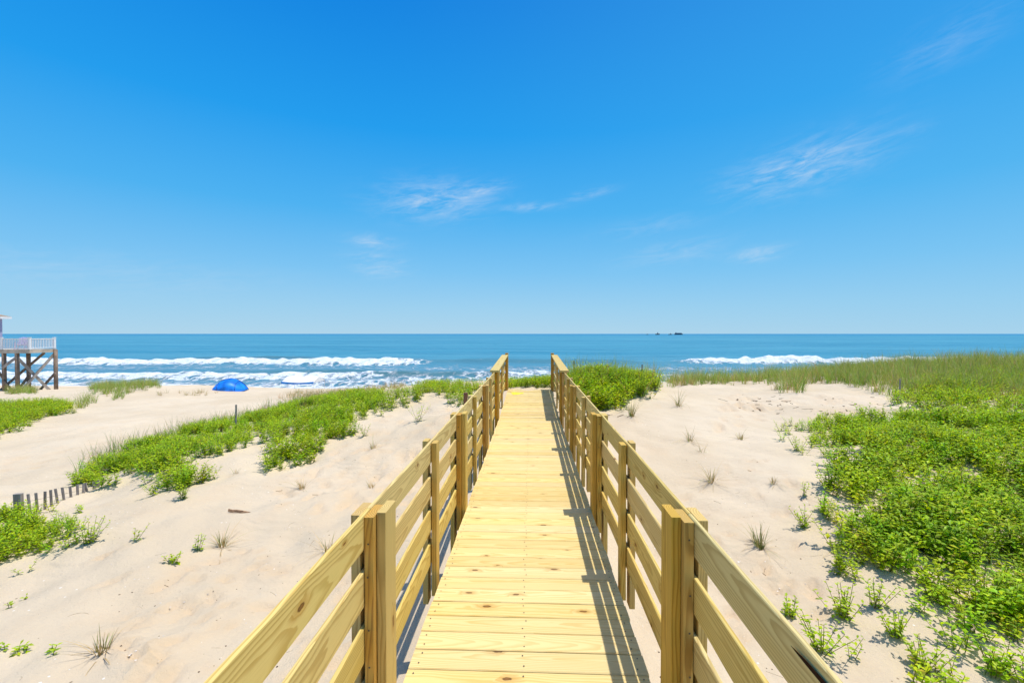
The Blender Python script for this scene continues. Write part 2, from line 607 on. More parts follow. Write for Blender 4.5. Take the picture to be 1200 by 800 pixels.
def build_sand():
    xs = axis_pts(-420, 420, .055, 4.5, 1.0)
    yp = [-30, -20, -14, -10, -7, -5, -3.5, -2.5, -1.7, -1, -.5, 0, .4, .7, 1]
    y = 1.0
    while y < 140:
        y += .055 if y < 4.5 else .055 * y / 4.5 * (1 if y < 60 else 3)
        yp.append(y)
    ys = np.array(yp)
    X, Y = np.meshgrid(xs, ys)
    Z = H(X, Y)
    T = np.zeros_like(Z)
    # footprints: dents with a pushed-up rim
    fr = np.random.default_rng(11)
    steps = []

    def trail(p0, p1, n, wander=.25):
        a, b = np.array(ground(*p0)[:2]), np.array(ground(*p1)[:2])
        L = np.linalg.norm(b - a)
        d = (b - a) / L
        nn = int(L / .62) if n is None else n
        for i in range(nn):
            q = a + d * L * i / nn + np.array([-d[1], d[0]]) * (.13 * (-1) ** i + fr.normal(0, wander * .3)) + fr.normal(0, .06, 2)
            steps.append((q[0], q[1], math.atan2(d[1], d[0]) + fr.normal(0, .2), fr.uniform(.85, 1.2)))
    trail((0, 547), (330, 487), None)
    trail((20, 540), (300, 489), None)
    trail((0, 556), (260, 503), None)
    trail((840, 500), (880, 462), None)
    trail((848, 505), (935, 466), None)
    trail((880, 470), (1040, 478), None)
    trail((430, 560), (370, 620), None)
    trail((330, 690), (180, 790), None)
    for i in range(46):
        q = ground(fr.uniform(845, 905), fr.uniform(462, 482))
        steps.append((q[0], q[1], fr.uniform(0, 6), fr.uniform(.8, 1.3)))
    for i in range(40):
        q = ground(fr.uniform(960, 1040), fr.uniform(466, 492))
        steps.append((q[0], q[1], fr.uniform(0, 6), fr.uniform(.8, 1.3)))
    for i in range(150):
        q = ground(fr.uniform(330, 540), fr.uniform(478, 610))
        steps.append((q[0], q[1], fr.uniform(0, 6), fr.uniform(.4, 1.0)))
    for i in range(60):
        q = ground(fr.uniform(120, 420), fr.uniform(640, 800))
        steps.append((q[0], q[1], fr.uniform(0, 6), fr.uniform(.35, .8)))
    for i in range(50):
        q = ground(fr.uniform(780, 960), fr.uniform(540, 760))
        steps.append((q[0], q[1], fr.uniform(0, 6), fr.uniform(.35, .8)))
    for (sx, sy, an, sc) in steps:
        i0, i1 = np.searchsorted(ys, [sy - .4, sy + .4])
        j0, j1 = np.searchsorted(xs, [sx - .4, sx + .4])
        if i1 <= i0 or j1 <= j0:
            continue
        dx = X[i0:i1, j0:j1] - sx
        dy = Y[i0:i1, j0:j1] - sy
        a = (dx * math.cos(an) + dy * math.sin(an)) / (.15 * sc)
        b = (-dx * math.sin(an) + dy * math.cos(an)) / (.07 * sc)
        r2 = a * a + b * b
        Z[i0:i1, j0:j1] += -.055 * sc * np.exp(-r2 ** 1.5) + .022 * np.exp(-((np.sqrt(r2) - 1.5) / .45) ** 2)
        T[i0:i1, j0:j1] = np.maximum(T[i0:i1, j0:j1], np.exp(-r2 * .5) * .75)
    V = np.stack([X.ravel(), Y.ravel(), Z.ravel()], 1)
    nx, ny = len(xs), len(ys)
    idx = np.arange(nx * ny).reshape(ny, nx)
    q = np.stack([idx[:-1, :-1], idx[:-1, 1:], idx[1:, 1:], idx[1:, :-1]], -1).reshape(-1, 4)
    o = mesh_np('sand', V, q, SAND, smooth=True, attrs={'track': ('FLOAT', T.ravel())})
    tag(o, 'pale dune sand sloping down to the beach', 'sand', kind='structure')


build_sand()

# ------------------------------------------------------------------ ocean
SEA = -4.8


def make_ocean():
    m, t = material('sea_water')
    geo = t.n('ShaderNodeNewGeometry').outputs['Position']
    sz = t.n('ShaderNodeSeparateXYZ')
    t.set(sz, 0, geo)
    y = sz.outputs[1]
    fo = t.attr('foam').outputs['Fac']
    gr = t.attr('face').outputs['Fac']
    bands = t.noise(t.scale3(geo, .0022, .014, 0), 1., 4., .55)
    b2 = t.noise(t.scale3(geo, .02, .11, 0), 1., 3., .6)
    far = t.ss(y, 120., 420.)
    vfar = t.ss(y, 500., 3500.)
    c = t.mix(t.ss(bands, .35, .68), (.038, .205, .300), (.078, .285, .365))
    c = t.mix(t.m('MULTIPLY', t.ss(b2, .4, .7), .45), c, (.022, .13, .21))
    c = t.mix(vfar, c, (.012, .165, .30))
    near = t.ss(y, 150., 70.)
    c = t.mix(t.m('MULTIPLY', near, .55), c, (.085, .20, .26))
    c = t.mix(t.m('MULTIPLY', gr, .75), c, (.075, .135, .115))
    # foam: solid where foam is high, lacy where it is low
    lace = t.n('ShaderNodeTexVoronoi', feature='DISTANCE_TO_EDGE')
    wv = t.vm('ADD', t.scale3(geo, .55, .30, 0.), t.vm('MULTIPLY', t.n('ShaderNodeTexNoise', in_Vector=geo, in_Scale=.9, in_Detail=3.).outputs[1], (1.2, 1.0, 0)))
    t.set(lace, 'Vector', wv)
    t.set(lace, 'Scale', 1.)
    nz = t.noise(t.scale3(geo, .9, .45, .9), 1., 7., .72)
    line = t.ss(lace.outputs[0], .16, .02)
    f1 = t.ss(t.m('ADD', fo, t.m('MULTIPLY_ADD', nz, 2.2, -1.1)), .34, .74)
    f2 = t.m('MULTIPLY', line, t.ss(t.m('ADD', fo, t.m('MULTIPLY_ADD', nz, .9, -.45)), .06, .34))
    ff = t.m('MAXIMUM', f1, f2)
    # scattered small whitecaps
    wc = t.noise(t.scale3(geo, .09, .045, 0), 1., 6., .7)
    ff = t.m('MAXIMUM', ff, t.m('MULTIPLY', t.ss(wc, .735, .77), t.ss(y, 420., 130.)))
    fc = t.mix(t.ss(nz, .3, .7), (.50, .57, .62), (.76, .78, .79))
    c = t.mix(ff, c, fc)
    w1 = t.noise(t.scale3(geo, .35, .9, 0), 1., 5., .62)
    w2 = t.noise(t.scale3(geo, .03, .11, 0), 1., 4., .6)
    h = t.m('ADD', t.m('MULTIPLY', w1, .35), t.m('MULTIPLY', w2, 2.2))
    h = t.m('ADD', h, t.m('MULTIPLY', t.m('MULTIPLY', ff, nz), .5))
    finish(t, c, t.m('MULTIPLY_ADD', ff, .55, .30), t.bump(h, .9, .8), .22, IOR=1.33)
    return m


OCEAN = make_ocean()


def build_ocean():
    xs = list(np.arange(-150, 150.1, .6))
    d, x = .6, 150.
    while x < 40000:
        d *= 1.25
        x += d
        xs = [-x] + xs + [x]
    xs = np.array(xs)
    ys = list(np.arange(46, 130, .4))
    d, y = .4, ys[-1]
    while y < 45000:
        d *= 1.035 if y < 500 else 1.2
        y += d
        ys.append(y)
    ys = np.array(ys)
    X, Y = np.meshgrid(xs, ys)
    Z = np.full_like(X, SEA)
    Fo = np.zeros_like(X)
    Gr = np.zeros_like(X)
    orng = np.random.default_rng(5)

    def wob(x, amp, lam):
        s = np.zeros_like(x)
        for k in range(5):
            l = lam * (.4 + .45 * k)
            s += amp * orng.uniform(.4, 1) * np.sin(2 * math.pi * x / l + orng.uniform(0, 6.28)) * (l / lam) ** .7
        return s / 2

    # long swell
    env = np.clip((Y - 60) / 60, 0, 1) * np.clip(1 - (Y - 600) / 900, 0, 1)
    Z += .16 * env * np.sin(2 * math.pi * (Y + wob(X, 5, 140)) / 31 + wob(X, .5, 60))
    Z += .10 * env * np.sin(2 * math.pi * (Y + wob(X, 4, 90)) / 17 + X / 90)
    Z += .05 * np.sin(2 * math.pi * (Y * .8 + X * .25 + wob(X, 2, 30)) / 6.3) * np.clip(1 - (Y - 100) / 200, .0, 1)

    def extent(x, a, b, sa, sb):
        e = 1 / (1 + np.exp(-np.clip((x - a) / sa, -40, 40))) * 1 / (1 + np.exp(-np.clip((b - x) / sb, -40, 40)))
        return e

    def breaker(y0, hgt, xa, xb, sa, sb, front, back, foam=1., tilt=0., wa=1.6, face=0., trail_=0.):
        yc = y0 + wob(X, wa, 38) + tilt * X
        e = extent(X, xa, xb, sa, sb)
        s = Y - yc                     # negative: shoreward
        hh = hgt * (1 + wob(X, .16, 13))
        prof = np.where(s < 0, np.exp(-(s / front) ** 2), np.exp(-(s / back) ** 2))
        # steep leading lip
        Z[:] += hh * prof * e
        ff = np.where(s < 0, np.exp(-np.clip((-s / (front * 1.5)), 0, 9) ** 3), np.exp(-np.clip(s / (back * .33), 0, 9) ** 2))
        Fo[:] = np.maximum(Fo, foam * ff * np.clip(e * 1.6 - .25, 0, 1))
        if trail_:
            tr = np.where(s > 0, np.exp(-s / trail_), 0)
            Fo[:] = np.maximum(Fo, .32 * tr * e)
        Gr[:] = np.maximum(Gr, face * np.exp(-((s + front * .7) / (front * .8)) ** 2) * e)

    # outer line, left of the walk, and its right hand partner
    breaker(98, .85, -140, -25, 6, 3.0, 3.6, 5.0, 1.05, 0., 1.6, 0, 4)
    breaker(103, 1.05, 36, 180, 3.5, 8, 3.6, 5.0, 1.05, .012, 1.4, 0, 3)
    breaker(112, .8, 96, 190, 6, 8, 3, 5, .9, 0, 1.5)
    # green unbroken shoulders
    breaker(101, .85, -28, 24, 8, 8, 3.5, 5, 0., 0, 1, .45)
    breaker(112, .8, -85, -52, 7, 7, 3.5, 6, 0., 0, 1, .9)
    # inner bores
    breaker(66, .65, -110, -22, 6, 2.6, 3.6, 2.8, .80, .02, 1.3, 0, 3)
    breaker(66, .85, -23, -6.5, 1.5, 4, 3.2, 4.0, .12, 0, .5, 1.0, 0)
    breaker(67, .55, -9, 60, 2.5, 6, 7, 4.5, .52, .02, 1.6, .3, 5)
    breaker(74, .6, -46, -12, 7, 7, 3, 5, 0., 0, 1, .8)
    breaker(57, .35, -130, 40, 8, 8, 4, 5, .50, .02, 1.8, 0, 6)
    # backwash lace between the lines and at the edge
    Fo[:] = np.maximum(Fo, .22 * np.clip(1 - np.abs(Y - 60) / 12, 0, 1))
    Fo[:] = np.maximum(Fo, .20 * np.clip(1 - np.abs(Y - 84) / 12, 0, 1))
    Fo[:] = np.maximum(Fo, .95 * np.exp(-((Y - (52.6 + wob(X, .8, 14))) / 1.6) ** 2))
    # tumbling, lumpy surface where the water is broken
    rz = np.zeros_like(X)
    for k in range(14):
        a_ = orng.uniform(0, 6.28)
        l_ = orng.uniform(1.6, 5.5)
        rz += np.sin((X * math.cos(a_) + Y * math.sin(a_)) * 2 * math.pi / l_ + orng.uniform(0, 6.28))
    Z += .075 * rz * np.clip(Fo, 0, 1)
    Z[:] = np.where(Y < 62, SEA + (Z - SEA) * np.clip((Y - 48) / 12, .05, 1), Z)
    V = np.stack([X.ravel(), Y.ravel(), Z.ravel()], 1)
    nx, ny = len(xs), len(ys)
    idx = np.arange(nx * ny).reshape(ny, nx)
    q = np.stack([idx[:-1, :-1], idx[:-1, 1:], idx[1:, 1:], idx[1:, :-1]], -1).reshape(-1, 4)
    o = mesh_np('ocean', V, q, OCEAN, smooth=True, attrs={'foam': ('FLOAT', Fo.ravel()), 'face': ('FLOAT', Gr.ravel())})
    tag(o, 'blue green sea with white breakers rolling in', 'sea', kind='structure')


build_ocean()

# ------------------------------------------------------------------ boardwalk
DX = .58
YK, YE, EL = 8.65, 12.35, .13


def elev(y):
    return 0. if y < YK else EL * (y - YK) / (YE - YK)


bw = empty('boardwalk', (0, 0, 0))
tag(bw, 'new yellow pine boardwalk with horizontal board railings leading over the dune to the sea', 'boardwalk')

mb = MB()
y = -1.2
bw_w = .1405
k = 0
while y + bw_w < YE:
    yc = y + bw_w / 2
    z = elev(yc)
    j0, j1 = random.uniform(-.004, .006), random.uniform(-.004, .006)
    dz = random.uniform(-.0012, .0012)
    mb.board((-DX - j0, yc, z - .019 + dz), (DX + j1, yc + random.uniform(-.001, .001), z - .019 + dz), bw_w - .0045 - random.uniform(0, .0015), .038,
             (0, 1, 0), tone=max(0, random.gauss(.02, .04)), ch=.004, seg=3, warp=.0008)
    y += bw_w
deck_top = y
mb.build('deck', PINE, bw)
nb = MB()
y = -1.2
while y + bw_w < YE:
    for nx_ in (-.545, -.02, .545):
        for q in (.035, .105):
            cx, cy = nx_ + random.uniform(-.012, .012), y + q + random.uniform(-.006, .006)
            z = elev(cy) + .0022
            V = [(cx + .0042 * math.cos(a), cy + .0042 * math.sin(a), z) for a in np.linspace(0, 2 * math.pi, 9)[:-1]]
            nb.poly(V, [list(range(8))])
    y += bw_w
nb.build('nail_heads', NAIL, bw)['kind'] = 'stuff'

for x_ in (-.541, 0., .541):
    s_ = MB()
    for (ya, yb) in ((-1.2, YK - .002), (YK + .002, YE - .03)):
        s_.board((x_, ya, elev(ya) - .042 - .092), (x_, yb, elev(yb) - .042 - .092), .184, .038, (0, 0, 1), tone=.2)
    s_.build('stringer', PINE_RAIL, bw)

POSTS = [-.45, 1.79, 4.09, 6.36, 8.58, 12.20]
PICKS = [3.02, 5.26, 7.44, 10.40]
RT = [.900, .6715, .443, .2145]     # tops of the four rail boards above the deck
for sgn in (-1, 1):
    def X_(d):
        return sgn * d
    for i, py_ in enumerate(POSTS):
        e = elev(py_)
        last = i >= 4
        top = .899 if not last else .895
        if i == 5:
            top = .985
        p = MB()
        tA = .95 if sgn < 0 else .65  # post tones differ by side, with warm shade put into the colour
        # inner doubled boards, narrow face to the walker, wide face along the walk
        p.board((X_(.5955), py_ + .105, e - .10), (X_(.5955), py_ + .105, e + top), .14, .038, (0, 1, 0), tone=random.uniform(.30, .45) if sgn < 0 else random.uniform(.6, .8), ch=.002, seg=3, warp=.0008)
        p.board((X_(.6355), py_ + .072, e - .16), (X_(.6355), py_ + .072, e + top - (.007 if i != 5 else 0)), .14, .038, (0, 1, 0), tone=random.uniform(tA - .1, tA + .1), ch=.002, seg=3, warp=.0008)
        zg = float(H(X_(.71), py_)) - .25
        p.board((X_(.6945), py_ + .085, zg), (X_(.6945), py_ + .085, e + (top - .004 if i != 5 else .9)), .14, .038, (0, 1, 0), tone=random.uniform(.2, .4), ch=.002)
        for zz in np.linspace(.12, .8, 5):
            c0 = np.array([X_(.6355) + random.uniform(-.006, .006), py_ + .0005, e + zz + random.uniform(-.03, .03)])
            p.poly([c0 + np.array([.004 * math.cos(a), 0, .004 * math.sin(a)]) for a in np.linspace(0, 2 * math.pi, 9)[:-1]], [list(range(7, -1, -1))], mi=1)
        p.build('post', [PINE_RAIL, NAIL], bw)
    for i, py_ in enumerate(PICKS):
        e = elev(py_)
        p = MB()
        hh = .895 if i < 3 else .893
        p.board((X_(.6325), py_ + .045, e - .14), (X_(.6325), py_ + .045, e + hh), .089, .036, (0, 1, 0), tone=random.uniform(.25, .5), ch=.002, seg=3, warp=.0015)
        p.board((X_(.6935), py_ + .05, e - .20), (X_(.6935), py_ + .05, e + hh + (.012 if i < 3 else 0)), .089, .036, (0, 1, 0), tone=random.uniform(.1, .35), ch=.002)
        p.build('baluster', PINE_RAIL, bw)
    # rail boards, bay by bay, butted on the posts
    for b in range(5):
        y0, y1 = POSTS[b] + .081, POSTS[b + 1] + .079
        for r_, tz in enumerate(RT):
            a = (X_(.6640), y0 + random.uniform(0, .002), elev(y0) + tz - .0715 + random.uniform(-.003, .003))
            c = (X_(.6640), y1 - random.uniform(0, .002), elev(y1) + tz - .0715 + random.uniform(-.003, .003))
            q = MB()
            q.board(a, c, .143, .017, (0, 0, 1), tone=max(0, random.gauss(.05, .09)), ch=.003, seg=6, warp=.0022)
            ro = q.build('rail_board', PINE_RAIL, bw)
            if b == 0 and r_ == 0 and sgn > 0:
                # dark resin split on the near face of the top board
                V, n_ = [], 14
                for kk in range(n_ + 1):
                    u = kk / n_
                    yy = 1.13 - .30 * u
                    zz = tz - .034 + .003 * math.sin(4 * u)
                    wv = .0065 * math.sin(math.pi * u) ** .7 + .0004 + .0012 * abs(math.sin(9 * u)) * u * (1 - u) * 4
                    V += [(.6523, yy, zz - wv), (.6523, yy, zz + wv)]
                MB().poly(V, [[2 * k2, 2 * k2 + 1, 2 * k2 + 3, 2 * k2 + 2] for k2 in range(n_)]).build('resin_split', SPLIT, ro)
    # flat cap board on the last, climbing bay
    ya, yb = POSTS[4] - .02, POSTS[5] + .02
    MB().board((X_(.661), ya, elev(ya) + .903 + .019), (X_(.661), yb, elev(yb) + .903 + .019), .165, .038, (1, 0, 0), tone=.06, ch=.004, seg=3, warp=.001).build('handrail_cap', PINE_RAIL, bw)

yp = ground(606, 462)
mb = MB()
V = []
for k in range(14):
    a = 2 * math.pi * k / 14
    rr = .13 * (1 + .3 * math.sin(3 * a + 1) + .15 * math.sin(5 * a))
    V.append((rr * 1.1 * math.cos(a), rr * 1.3 * math.sin(a), .0))
V += [(x, y_, .004) for x, y_, _ in V]
mb.poly(V, [list(range(13, -1, -1)), list(range(14, 28))] + [[i, (i + 1) % 14, 14 + (i + 1) % 14, 14 + i] for i in range(14)])
o = mb.build('plastic_scrap', YELLOW)
o.location = (-.33, 11.6, elev(11.6) + .004)
o.rotation_euler = (math.atan(EL / (YE - YK)), 0, 0)
tag(o, 'small bright yellow scrap lying flat near the far end of the boardwalk', 'scrap')

# ------------------------------------------------------------------ plants
def leafy_proto(seed, h=.26, stems=3, leaves=13, ll=.052, lw=.026, hue=0.):
    r = np.random.default_rng(seed)
    V, Fq, C = [], [], []
    for s in range(stems):
        az = r.uniform(0, 2 * math.pi)
        lean = r.uniform(.15, .95)
        hh = h * r.uniform(.65, 1.15)
        base = np.array([r.normal(0, .02), r.normal(0, .02), 0])
        top = base + np.array([math.cos(az) * lean * hh, math.sin(az) * lean * hh, hh])
        # stem: thin 3-sided
        n0 = len(V)
        for p_, rd in ((base - np.array([0, 0, .03]), .0035), (top, .0018)):
            for k in range(3):
                a = k * 2.094
                V.append(p_ + np.array([math.cos(a) * rd, math.sin(a) * rd, 0]))
                C.append((.16, .18, .04))
        for k in range(3):
            j = (k + 1) % 3
            Fq.append((n0 + k, n0 + j, n0 + 3 + j, n0 + 3 + k))
        for i in range(leaves):
            u = (.12 + .88 * (i / (leaves - 1)) ** .8)
            p0 = base + (top - base) * u
            a = i * 2.4 + r.normal(0, .4) + az
            el = r.normal(.08, .24) + .32 * u
            sc = (1.1 - .45 * u) * r.uniform(.75, 1.25)
            d = np.array([math.cos(a) * math.cos(el), math.sin(a) * math.cos(el), math.sin(el)])
            sd = np.array([-math.sin(a), math.cos(a), 0])
            nrm = np.cross(d, sd)
            L, W = ll * sc, lw * sc
            droop = np.array([0, 0, -L * .12])
            n0 = len(V)
            mid = p0 + d * L * .55
            V += [p0, mid + sd * W * .5 - nrm * 0, p0 + d * L + droop, mid - sd * W * .5, mid + nrm * W * .16 * (1 if nrm[2] < 0 else -1)]
            Fq += [(n0, n0 + 4, n0 + 2, n0 + 1), (n0, n0 + 3, n0 + 2, n0 + 4)]
            y_ = r.uniform(0, 1)
            g = np.array((.47, .585, .014)) * (1 - y_) + np.array((.240, .410, .016)) * y_
            if r.random() < .05:
                g = np.array((.34, .32, .04))
            g = g * r.uniform(.8, 1.2)
            C += [tuple(g)] * 5
    return np.array(V), np.array(Fq), np.array(C)


def grass_proto(seed, n=14, h=.5, spread=.06, wid=.006, dry=.2, bend=.5, flat=0., color=None):
    r = np.random.default_rng(seed)
    V, Fq, C = [], [], []
    for b in range(n):
        az = r.uniform(0, 2 * math.pi)
        rr = spread * math.sqrt(r.random())
        base = np.array([math.cos(az) * rr, math.sin(az) * rr, 0])
        az2 = az + r.normal(0, .9)
        hh = h * r.uniform(.5, 1.1)
        bd = bend * r.uniform(.3, 1.6)
        tilt = r.uniform(.05, .35) + flat * r.uniform(.2, 1)
        d = np.array([math.cos(az2), math.sin(az2), 0])
        sd = np.array([-math.sin(az2), math.cos(az2), 0])
        isdry = r.random() < dry
        c0 = np.array((.42, .31, .14)) if isdry else (np.array(color) if color else np.array((.235, .360, .052)))
        c0 = c0 * r.uniform(.6, 1.35)
        tipc = c0 if isdry else c0 * .55 + np.array((.30, .24, .10)) * .45
        n0 = len(V)
        seg = 4
        p = base - np.array([0, 0, .03])
        ang = math.pi / 2 - tilt
        for k in range(seg + 1):
            u = k / seg
            w = wid * (1 - u) ** .7 * .5 + .0004
            V += [p - sd * w, p + sd * w]
            cc = c0 * (1 - u) + tipc * u
            C += [tuple(cc), tuple(cc)]
            ang -= bd / seg
            p = p + (d * math.cos(ang) + np.array([0, 0, 1]) * math.sin(ang)) * hh / seg
        for k in range(seg):
            Fq.append((n0 + 2 * k, n0 + 2 * k + 1, n0 + 2 * k + 3, n0 + 2 * k + 2))
    return np.array(V), np.array(Fq), np.array(C)


def scatter(protos, P, scale, tint=.12, lean=None, seed=0):
    """merge transformed copies of prototypes at points P into one vertex/face/colour set"""
    r = np.random.default_rng(seed)
    which = r.integers(0, len(protos), len(P))
    Vs, Fs, Cs = [], [], []
    n = 0
    for k, (pv, pf, pc) in enumerate(protos):
        sel = np.where(which == k)[0]
        if not len(sel):
            continue
        a = r.uniform(0, 2 * math.pi, len(sel))
        s = scale[sel] if hasattr(scale, '__len__') else np.full(len(sel), scale)
        ca, sa = np.cos(a) * s, np.sin(a) * s
        x = pv[None, :, 0] * ca[:, None] - pv[None, :, 1] * sa[:, None] + P[sel, 0][:, None]
        y_ = pv[None, :, 0] * sa[:, None] + pv[None, :, 1] * ca[:, None] + P[sel, 1][:, None]
        z = pv[None, :, 2] * s[:, None] + P[sel, 2][:, None]
        Vs.append(np.stack([x, y_, z], -1).reshape(-1, 3))
        fo = pf[None] + (np.arange(len(sel)) * len(pv))[:, None, None] + n
        Fs.append(fo.reshape(-1, 4))
        tn = np.exp(r.normal(0, tint, (len(sel), 1, 1)))
        ye = 1 + r.normal(0, .12, (len(sel), 1, 1)) * np.array([1, 0, 0])[None, None]
        Cs.append((pc[None] * tn * ye).reshape(-1, 3))
        n += len(sel) * len(pv)
    return np.concatenate(Vs), np.concatenate(Fs), np.concatenate(Cs)


def in_poly(px, py, poly):
    ins = np.zeros(len(px), bool)
    j = len(poly) - 1
    for i in range(len(poly)):
        xi, yi = poly[i]
        xj, yj = poly[j]
        c = ((yi > py) != (yj > py)) & (px < (xj - xi) * (py - yi) / (yj - yi + 1e-9) + xi)
        ins ^= c
        j = i
    return ins


def value_noise(x, y, lam, seed):
    r = np.random.default_rng(seed)
    s = np.zeros_like(x)
    for k in range(7):
        a = r.uniform(0, 6.28)
        l = lam * r.uniform(.5, 1.6)
        s += np.sin((x * math.cos(a) + y * math.sin(a)) * 2 * math.pi / l + r.uniform(0, 6.28))
    return s / 3.2


def fill(polys, rect, dens, seed, thin=.35, lam=.9, dist=None):
    """points on the sand whose feet fall in the outlined ground areas, thinned in clumps"""
    r = np.random.default_rng(seed)
    x0, x1, y0, y1 = rect
    n = int((x1 - x0) * (y1 - y0) * dens)
    x = r.uniform(x0, x1, n)
    y_ = r.uniform(y0, y1, n)
    z = H(x, y_)
    P = np.stack([x, y_, z], 1)
    jit = .05
    Pj = P.copy()
    Pj[:, 0] += value_noise(x, y_, .8, seed + 1) * jit * 4 + r.normal(0, jit * 1.6, n)
    Pj[:, 1] += value_noise(x, y_, .7, seed + 2) * jit * 4 + r.normal(0, jit * 1.6, n)
    u, v, d = project(Pj)
    ok = np.zeros(n, bool)
    for poly in polys:
        ok |= in_poly(u, v, poly)
    ok &= d > .5
    if dist:
        ok &= (d > dist[0]) & (d < dist[1])
    nz = value_noise(x, y_, lam, seed + 3)
    ok &= (nz + r.normal(0, .35, n)) > -1 + thin
    # keep off the walk
    ok &= ~((np.abs(x) < .85) & (y_ < 12.40))
    return P[ok]


LP = [leafy_proto(100 + i, h=.29, stems=5, leaves=12, ll=.074, lw=.037) for i in range(8)]
LPs = [leafy_proto(200 + i, h=.20, stems=4, leaves=11, ll=.066, lw=.033) for i in range(6)]
LPf = [leafy_proto(300 + i, h=.32, stems=4, leaves=9, ll=.085, lw=.040) for i in range(6)]
GP = [grass_proto(400 + i, n=13, h=.62, spread=.07, wid=.008, dry=.22, bend=.55) for i in range(8)]
GPb = [grass_proto(450 + i, n=10, h=.55, spread=.05, wid=.008, dry=.05, bend=.4, color=(.120, .240, .065)) for i in range(6)]
GPd = [grass_proto(480 + i, n=11, h=.42, spread=.06, wid=.008, dry=.75, bend=.7, color=(.30, .33, .065)) for i in range(6)]


def stuff(name, parts, label, cat, mat=LEAF):
    V, Fq, C, n = [], [], [], 0
    for (v, f, c) in parts:
        V.append(v)
        Fq.append(f + n)
        C.append(c)
        n += len(v)
    V = np.concatenate(V)
    C = np.concatenate(C)
    C4 = np.concatenate([np.clip(C, 0, 1), np.ones((len(C), 1))], 1)
    o = mesh_np(name, V, np.concatenate(Fq), mat, attrs={'col': ('FLOAT_COLOR', C4)})
    tag(o, label, cat, kind='stuff')
    return o


def sc(P, a, b, seed):
    # sizes swell and shrink in drifts so that a bank is hummocky
    r = np.random.default_rng(seed)
    k = np.clip(.5 + .42 * value_noise(P[:, 0], P[:, 1], 1.1, seed + 900), 0, 1)
    return a + (b - a) * np.clip(.62 * k + .38 * r.random(len(P)), 0, 1)


# big bank right of the walk
poly_r = [(962, 505), (1000, 496), (1050, 492), (1095, 494), (1110, 500), (1140, 497), (1150, 488), (1200, 490), (1700, 450), (2200, 900), (1700, 900), (1300, 770), (1180, 738), (1130, 742), (1095, 728), (1060, 695),
          (1010, 655), (985, 620), (985, 560), (1010, 530), (990, 512)]
P = fill([poly_r], (2.0, 12, 2.0, 13), 84, 21, .52, .95, (1.5, 14))
PL = fill([[(930, 500), (1010, 480), (1030, 500), (985, 540), (940, 540)], [(960, 640), (1010, 640), (1050, 700), (1000, 690)], [(1060, 770), (1120, 735), (1200, 720), (1500, 800), (1300, 900), (1080, 840)]],
          (1.8, 7, 2.0, 11), 44, 27, .70, .6, (1.5, 12))
G = fill([poly_r], (2.0, 12, 2.0, 13), 2.4, 22, .5, 1.6, (1.5, 14))
stuff('leafy_ground_cover', [scatter(LP, P, sc(P, .55, 1.4, 1), seed=1), scatter(LPs, PL, sc(PL, .6, 1.1, 2), seed=2), scatter(GPb, G, sc(G, .5, .85, 3), seed=3)],
      'large bright green bank of leafy dune plants spreading right of the boardwalk', 'ground cover')

# grass and leaves on the right hand dune crest
poly_cl = [(785, 455), (830, 450), (880, 452), (905, 450), (912, 461), (940, 461), (945, 448), (975, 450), (975, 405), (880, 415), (785, 425)]
poly_c = [(960, 450), (990, 449), (1020, 458), (1055, 468), (1100, 470), (1200, 474), (1800, 470), (1900, 400), (1400, 405), (1100, 405), (960, 412)]
P = np.concatenate([fill([poly_c], (5, 34, 11, 27), 22, 31, .40, 1.3, (10.5, 27)), fill([poly_cl], (3, 16, 12, 27), 16, 35, .75, 1.1, (11, 27))])
P2 = fill([[(1040, 474), (1075, 452), (1130, 440), (1250, 432), (1700, 430), (1700, 500), (1120, 500), (1060, 480)]], (6, 24, 7, 21), 34, 32, .35, 1.4, (7.5, 20))
P3 = fill([poly_c, poly_cl], (4, 34, 11, 27), 7, 33, .3, 2.0, (10.5, 27))
stuff('dune_grass', [scatter(GP, P, sc(P, .55, 1.75, 4), seed=4), scatter(GPd, P3, sc(P3, .8, 1.3, 5), seed=5)],
      'belt of tall olive dune grass along the right hand dune crest', 'grass', BLADE)
stuff('leafy_ground_cover', [scatter(LPf, P2, sc(P2, .8, 1.25, 6), seed=6)],
      'bright leafy plants on the slope between the right bank and the crest grass', 'ground cover')

# clump right of the far end of the walk
poly_e = [(655, 470), (668, 452), (700, 440), (745, 438), (768, 452), (752, 466), (735, 470), (716, 480), (690, 480)]
P = fill([poly_e], (.9, 5, 10, 18), 60, 41, .1, 1.2, (9.5, 17))
P2 = fill([[(640, 462), (680, 440), (775, 440), (772, 462), (740, 468), (700, 466)]], (.9, 5, 10.5, 18), 13, 42, .3, 1.0, (10, 17))
stuff('leafy_ground_cover', [scatter(LPf, P, sc(P, 1.1, 1.8, 7), seed=7), scatter(GP, P2, sc(P2, 1.1, 1.9, 8), seed=8)],
      'dense leafy clump with grass blades at the right of the far boardwalk end', 'ground cover')
# behind the far end
P = fill([[(570, 480), (570, 440), (690, 438), (690, 480)]], (-1.2, 2.2, 12.3, 15.5), 60, 43, .0, 1, (12.2, 17))
stuff('leafy_ground_cover', [scatter(LPf, P, sc(P, .6, 1.0, 9), seed=9)], 'low strip of leaves showing past the open end of the boardwalk', 'ground cover')
